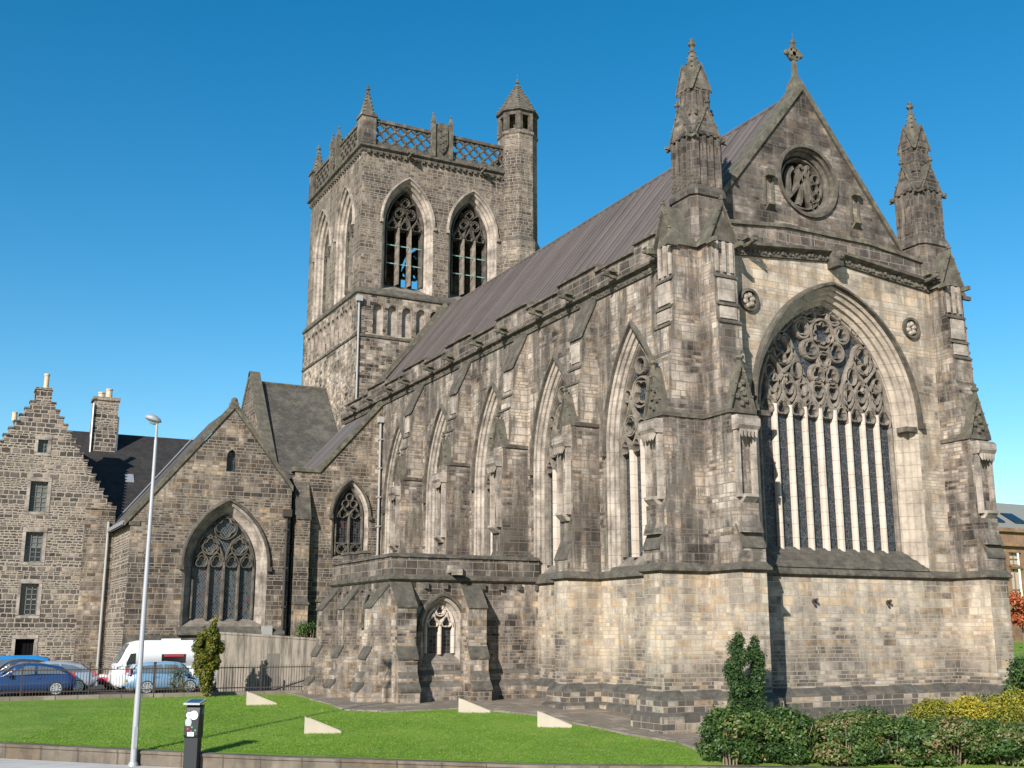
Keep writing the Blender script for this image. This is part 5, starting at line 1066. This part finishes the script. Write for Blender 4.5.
def blob_points(blobs, n, shell=.55):
    W_ = np.array([b[3] * b[4] * b[5] for b in blobs]) ** .7; W_ /= W_.sum(); k = rng.choice(len(blobs), n, p=W_); B = np.array(blobs)[k]
    d = rng.normal(size=(n, 3)); d /= np.linalg.norm(d, axis=1)[:, None]; r = shell + (1 - shell) * rng.random(n) ** .6; r *= 1 + .13 * rng.normal(size=n)
    C = B[:, :3] + d * B[:, 3:6] * r[:, None]; N_ = d / B[:, 3:6]; N_ /= np.linalg.norm(N_, axis=1)[:, None]; N_ = N_ * .8 + rng.normal(size=(n, 3)) * .55 + np.array([0, 0, .35]); N_ /= np.linalg.norm(N_, axis=1)[:, None]
    return C, N_, k
def bush(name, label, cat, x, y, rx, ry, hgt, mat, n, leaf=.075, group=None, nb=26, stems=True, z=None, tone_bias=0, gap=.0, aspect=.5):
    z = gz(x, y) if z is None else z; root = empty(name, (x, y, z), label, cat, group); bl = []
    for i in range(nb):
        a = random.uniform(0, 2 * math.pi); q = math.sqrt(random.random()); hh = random.random() ** .85; k = 1 - .45 * abs(hh - .55) ** 1.5 * 2; r_ = random.uniform(.17, .34)
        bl.append((x + rx * q * k * math.cos(a) * .85, y + ry * q * k * math.sin(a) * .85, z + hgt * (.08 + .8 * hh) , rx * r_ * 1.35, ry * r_ * 1.35, hgt * r_ * .75))
    C, N_, k = blob_points(bl, n); bt = rng.random(nb)[k]; tone = np.clip(.5 * bt + .55 * rng.random(n) + tone_bias, 0, 1)
    up_ = rng.random(n) < .05; C[up_, 2] += rng.random(up_.sum()) ** 2 * hgt * .22
    keep = C[:, 2] > z + .03; C, N_, tone = C[keep], N_[keep], tone[keep]
    leaf_mesh('foliage', mat, C, N_, leaf * (.65 + .7 * rng.random(len(C))), tone, aspect, root)
    if stems:
        s = MB()
        for i in range(9):
            a = random.uniform(0, 6.28); q = random.uniform(.2, .8); bx, by = x + rx * .3 * math.cos(a), y + ry * .3 * math.sin(a); ex, ey = x + rx * q * math.cos(a), y + ry * q * math.sin(a)
            s.tube([(bx, by, z - .05), ((bx + ex) / 2 + random.uniform(-.08, .08), (by + ey) / 2, z + hgt * .3), (ex, ey, z + hgt * random.uniform(.55, .8))], [.035, .025, .012], 5)
        s.build('stems', M['bark'], root)
    return root
LAUREL = leafmat('laurel_leaf', [(.0, (.018, .042, .01)), (.4, (.04, .085, .018)), (.7, (.085, .14, .028)), (.84, (.15, .18, .045)), (.93, (.22, .15, .07)), (1, (.26, .17, .1))], .48)
YELLOW = leafmat('yellow_leaf', [(0, (.07, .1, .012)), (.35, (.2, .2, .02)), (.7, (.38, .31, .03)), (1, (.5, .38, .04))], .5)
CONIF = leafmat('conifer_leaf', [(0, (.015, .04, .012)), (.6, (.04, .085, .022)), (1, (.09, .14, .035))], .5)
GOLD = leafmat('golden_yew_leaf', [(0, (.03, .05, .01)), (.4, (.085, .105, .016)), (.75, (.19, .18, .024)), (1, (.34, .27, .035))], .5)
GRN = leafmat('green_leaf', [(0, (.02, .05, .01)), (.6, (.05, .1, .02)), (1, (.1, .15, .03))], .5)
RED = leafmat('autumn_leaf', [(0, (.22, .05, .02)), (.6, (.42, .1, .035)), (1, (.5, .2, .06))], .6)
hedge = [(21.4, 27.4, 1.0, .9, 1.35, 'dense glossy laurel shrub at the left end of the hedge beside the lawn'), (23.0, 27.0, 1.0, .9, 1.3, 'glossy laurel shrub right below the twin yew'), (24.6, 26.2, 1.0, .9, 1.25, 'glossy laurel shrub to the right of the twin yew'),
         (26.1, 25.5, 1.0, .9, 1.1, 'glossy laurel shrub near the middle of the hedge in front of the yellow bush'), (27.6, 24.9, 1.0, .95, 1.15, 'low glossy laurel shrub directly before the yellow bush'), (29.1, 24.2, 1.0, .95, 1.1, 'glossy laurel shrub before the right half of the yellow bush'), (30.6, 23.4, 1.05, .95, 1.2, 'glossy laurel shrub at the right edge of the hedge')]
for i, (x, y, rx, ry, h_, lab) in enumerate(hedge): bush('laurel_shrub', lab, 'shrub', x, y, rx * 1.25, ry, h_ * 1.08, LAUREL, 16000, .115, 'laurel shrubs of the hedge', nb=34, tone_bias=(.0, -.08, .1, -.02, .12, .05, .16)[i])
bush('laurel_shrub', 'laurel shrub half hidden behind the hedge between yew and yellow bush', 'shrub', 26.0, 27.1, 1.5, .9, 1.25, LAUREL, 11000, .11, 'laurel shrubs of the hedge')
bush('yellow_shrub', 'bright yellow-leaved shrub, larger one left in the bed', 'shrub', 29.5, 26.6, 1.7, .9, 1.65, YELLOW, 17000, .095, 'yellow-leaved shrubs behind the hedge')
bush('yellow_shrub', 'yellow-green shrub nearer the right edge, beside the dark conifer bush', 'shrub', 32.0, 26.0, 1.5, .9, 1.75, YELLOW, 15000, .09, 'yellow-leaved shrubs behind the hedge', tone_bias=-.06)
bush('conifer_bush', 'dark green conifer bush at the right edge in front of the buttress', 'shrub', 34.6, 27.4, 1.25, 1.0, 2.5, CONIF, 14000, .11, nb=30)
bush('low_shrub', 'low brownish green shrub between yellow bush and dark conifer', 'shrub', 32.9, 28.3, 1.1, .8, 1.35, LAUREL, 7000, .1, tone_bias=.12)
bush('scrub_bush', 'small straggly bush in front of the light blue car bonnet', 'shrub', 10.55, 53.6, .55, .4, 1.35, GRN, 900, .08, nb=14)
bush('small_shrub', 'bright green shrub showing above the concrete wall', 'shrub', 18.0, 58.0, .9, .6, .9, GRN, 1600, .1, z=2.9)
def spire_tree(name, label, x, y, cols, mat, n, leaf, cat='tree', prof=None):
    z = gz(x, y); root = empty(name, (x, y, z), label, cat); bl = []; tr_ = MB()
    for dx, dy, z0, z1, r in cols:
        m = 14
        for i in range(m):
            t = i / (m - 1); rr = r * interp(t, prof); a = random.uniform(0, 6.28)
            bl.append((x + dx * (.3 + .7 * min(1, t * 1.5) if len(cols) > 2 else .85 + .15 * t) + rr * .35 * math.cos(a), y + dy + rr * .35 * math.sin(a), z + z0 + (z1 - z0) * t, rr * .72, rr * .72, (z1 - z0) / m * 1.25))
        tr_.tube([(x + dx * .2, y + dy * .2, z - .1), (x + dx * .6, y + dy, z + z0 + .3), (x + dx, y + dy, z + z1 * .8)], [.07, .045, .015], 6)
    C, N_, k = blob_points(bl, n, .45); N_ = N_ + np.array([0, 0, .5]); N_ /= np.linalg.norm(N_, axis=1)[:, None]
    leaf_mesh('crown', mat, C, N_, leaf * (.6 + .8 * rng.random(n)), np.clip(rng.random(n) * .8 + .2 * rng.random(len(bl))[k], 0, 1), .4, root)
    tr_.build('trunk', M['bark'], root); return root
spire_tree('golden_yew', 'upright golden-green yew tree on the lawn edge before the railing', 11.5, 52.2, [(-.4, 0, .3, 2.65, .36), (-.15, .2, .3, 2.9, .38), (.22, -.1, .3, 3.3, .36), (.42, .1, .4, 2.8, .36), (.0, -.2, .2, 2.4, .42)], GOLD, 17000, .14, prof=[(0, .35), (.3, .75), (.65, 1.05), (.85, .8), (1, .3)])
spire_tree('twin_yew', 'dark green columnar yew with two stems in front of the corner buttress', 23.75, 29.6, [(-.3, 0.05, .1, 3.25, .47), (.37, 0, .2, 3.2, .38)], CONIF, 22000, .095, prof=[(0, .5), (.2, .85), (.5, 1), (.85, .95), (1, .6)])
# grass blades over the lawn nearest the street
def in_lawn(x, y):
    return True
nb_ = 260000; pts_ = []
u = rng.random(nb_) ; k_ = rng.integers(0, len(WALL) - 1, nb_); WALL = WP[2:9]; k_ = rng.integers(0, len(WALL) - 1, nb_); wa = np.array(WALL); A0 = wa[k_] + (wa[k_ + 1] - wa[k_]) * u[:, None]; dd = .34 + 22 * rng.random(nb_) ** 1.4
gx, gy = A0[:, 0] + D[0] * dd, A0[:, 1] + D[1] * dd
pol = [(-12, 52.9), (-12, 48.9), (2.3, 38.3), (20.0, 27.0), (21.3, 28.6), (21.6, 31.0), (21.1, 33), (20.7, 35.7), (20.4, 38.1), (19.6, 39.3), (18.6, 40.7), (15.6, 40.7), (14.3, 42.3), (14.8, 47.8), (15.2, 51), (14, 52.9)]
ins = np.zeros(nb_, bool); j = len(pol) - 1
for i in range(len(pol)):
    xi, yi = pol[i]; xj, yj = pol[j]; c_ = ((yi > gy) != (yj > gy)) & (gx < (xj - xi) * (gy - yi) / (yj - yi + 1e-12) + xi); ins ^= c_; j = i
gx, gy = gx[ins], gy[ins]; zz = np.array([gz(a, b) for a, b in zip(gx, gy)]); n_ = len(gx)
C = np.stack([gx, gy, zz - .005], 1); hN = .008 + .018 * rng.random(n_); an = rng.random(n_) * 6.28; wv = np.stack([np.cos(an), np.sin(an), 0 * an], 1) * .012; tip = rng.normal(size=(n_, 3)) * .02; tip[:, 2] = hN
P = np.stack([C - wv, C + wv, C + tip], 1).reshape(-1, 3); me = bpy.data.meshes.new('grass'); me.vertices.add(3 * n_); me.vertices.foreach_set('co', P.ravel()); me.loops.add(3 * n_); me.loops.foreach_set('vertex_index', np.arange(3 * n_)); me.polygons.add(n_); me.polygons.foreach_set('loop_start', np.arange(0, 3 * n_, 3)); me.update(calc_edges=True)
me.attributes.new('tone', 'FLOAT', 'FACE').data.foreach_set('value', rng.random(n_).astype(np.float32)); me.materials.append(leafmat('grass_blade', [(0, (.1, .2, .014)), (.7, (.17, .3, .025)), (1, (.28, .36, .06))], .6, .3))
go = bpy.data.objects.new('grass', me); COL.objects.link(go); tag(go, 'short mown green grass of the lawn', 'grass', kind='stuff')
# ------------------------------------------------------------------ far right: sandstone building, hoarding, red tree
tn = empty('sandstone_building', (92, 74, 2.6), 'distant red-brown sandstone building with glazed slate roof beyond the abbey', 'building')
FT = fE(0, 70)
wl = [(86.75, 9.2, 88.0, 10.35), (86.75, 5.2, 88.0, 8.9), (89.2, 9.2, 90.5, 10.35), (89.2, 5.2, 90.5, 8.9), (91.8, 5.2, 93, 8.9), (91.8, 9.2, 93, 10.35)]
MB().poly([(82, 0), (102, 0), (102, 12.3), (82, 12.3)], [[(a, b), (c_, b), (c_, d_), (a, d_)] for a, b, c_, d_ in wl], FT).box(81.9, 82, 70, 84, 0, 12.3).build('wall', M['sand'], tn)
for a, b, c_, d_ in wl:
    q = MB(); q.mbox(FT, a - .15, c_ + .15, d_, d_ + .25, -.15, .2).mbox(FT, a - .15, c_ + .15, b - .2, b, -.2, .2); o = q.build('window', M['sand'], tn)
    g_ = MB(); g_.mbox(FT, (a + c_) / 2 - .05, (a + c_) / 2 + .05, b, d_, .12, .2); g_.mbox(FT, a, c_, b, b + .1, .12, .2).mbox(FT, a, c_, (b + d_) / 2 - .04, (b + d_) / 2 + .04, .12, .2); g_.build('frame', M['sand'], o); MB().poly([(a, b), (c_, b), (c_, d_), (a, d_)], [], FT, .2).build('pane', M['cream'], o)
MB().mbox(FT, 81.7, 102, 10.9, 11.2, -.35, .1).mbox(FT, 81.7, 102, 12.2, 12.55, -.3, .4).build('cornice', M['sand'], tn)
MB().prism([(70.3, 12.4), (70.3, 12.55), (75, 15.6), (80, 12.5), (80, 12.4), (75, 15.4)], lambda y, z, x: (x, y, z), 81.8, 102).build('roof', M['roof_grey'], tn)
for x in (86.5, 89.5): MB().prism([(0, 0), (1.6, 0), (1.6, .12), (0, .12)], lambda a, b, c_: (x + c_, 71.2 + a, 13.2 + a * .63 + b), 0, 1.6).build('roof_light', M['pane'], tn)
hb = empty('hoarding', (66, 52.5, 2.0), 'white site hoarding with pale blue band beside the red tree', 'hoarding')
FH = fE(0, 52); MB().mbox(FH, 65.1, 80, 2.0, 4.7, 0, .1).build('board', M['white'], hb); MB().mbox(FH, 65.1, 80, 3.9, 4.7, -.012, 0).build('blue_band', M['sky_blue'], hb)
bars(MB(), lambda a, b, c_: FH(66.15 + a, b, c_), [(bez((-.6, 3.2), (-.3, 3.65), (.4, 3.65), (.7, 3.25), 8), .16), (bez((-.2, 3.1), (.0, 3.3), (.4, 3.3), (.6, 3.05), 8), .12)], -.03, 0, .15).build('logo', M['violet'], hb)
rt = empty('red_tree', (62.9, 50.3, 1.2), 'small tree with orange-red autumn leaves beside the hoarding', 'tree')
bl = [(62.9 + random.uniform(-.9, .9), 50.3 + random.uniform(-.8, .8), 4.7 + random.uniform(-.8, .9), .5, .5, .4) for i in range(16)]
C, N_, k = blob_points(bl, 2600, .3); leaf_mesh('crown', RED, C, N_, .14 + .1 * rng.random(2600), rng.random(2600), .6, rt)
tb_ = MB().tube([(62.9, 50.3, .8), (62.92, 50.3, 3.4), (62.95, 50.3, 4.6)], [.07, .05, .03], 6)
for i in range(7): tb_.tube([(62.92, 50.3, 3.3 + i * .15), (62.9 + math.cos(i * 2.4) * .7, 50.3 + math.sin(i * 2.4) * .7, 4.3 + i * .15)], [.03, .012], 5)
tb_.build('trunk', M['bark'], rt)
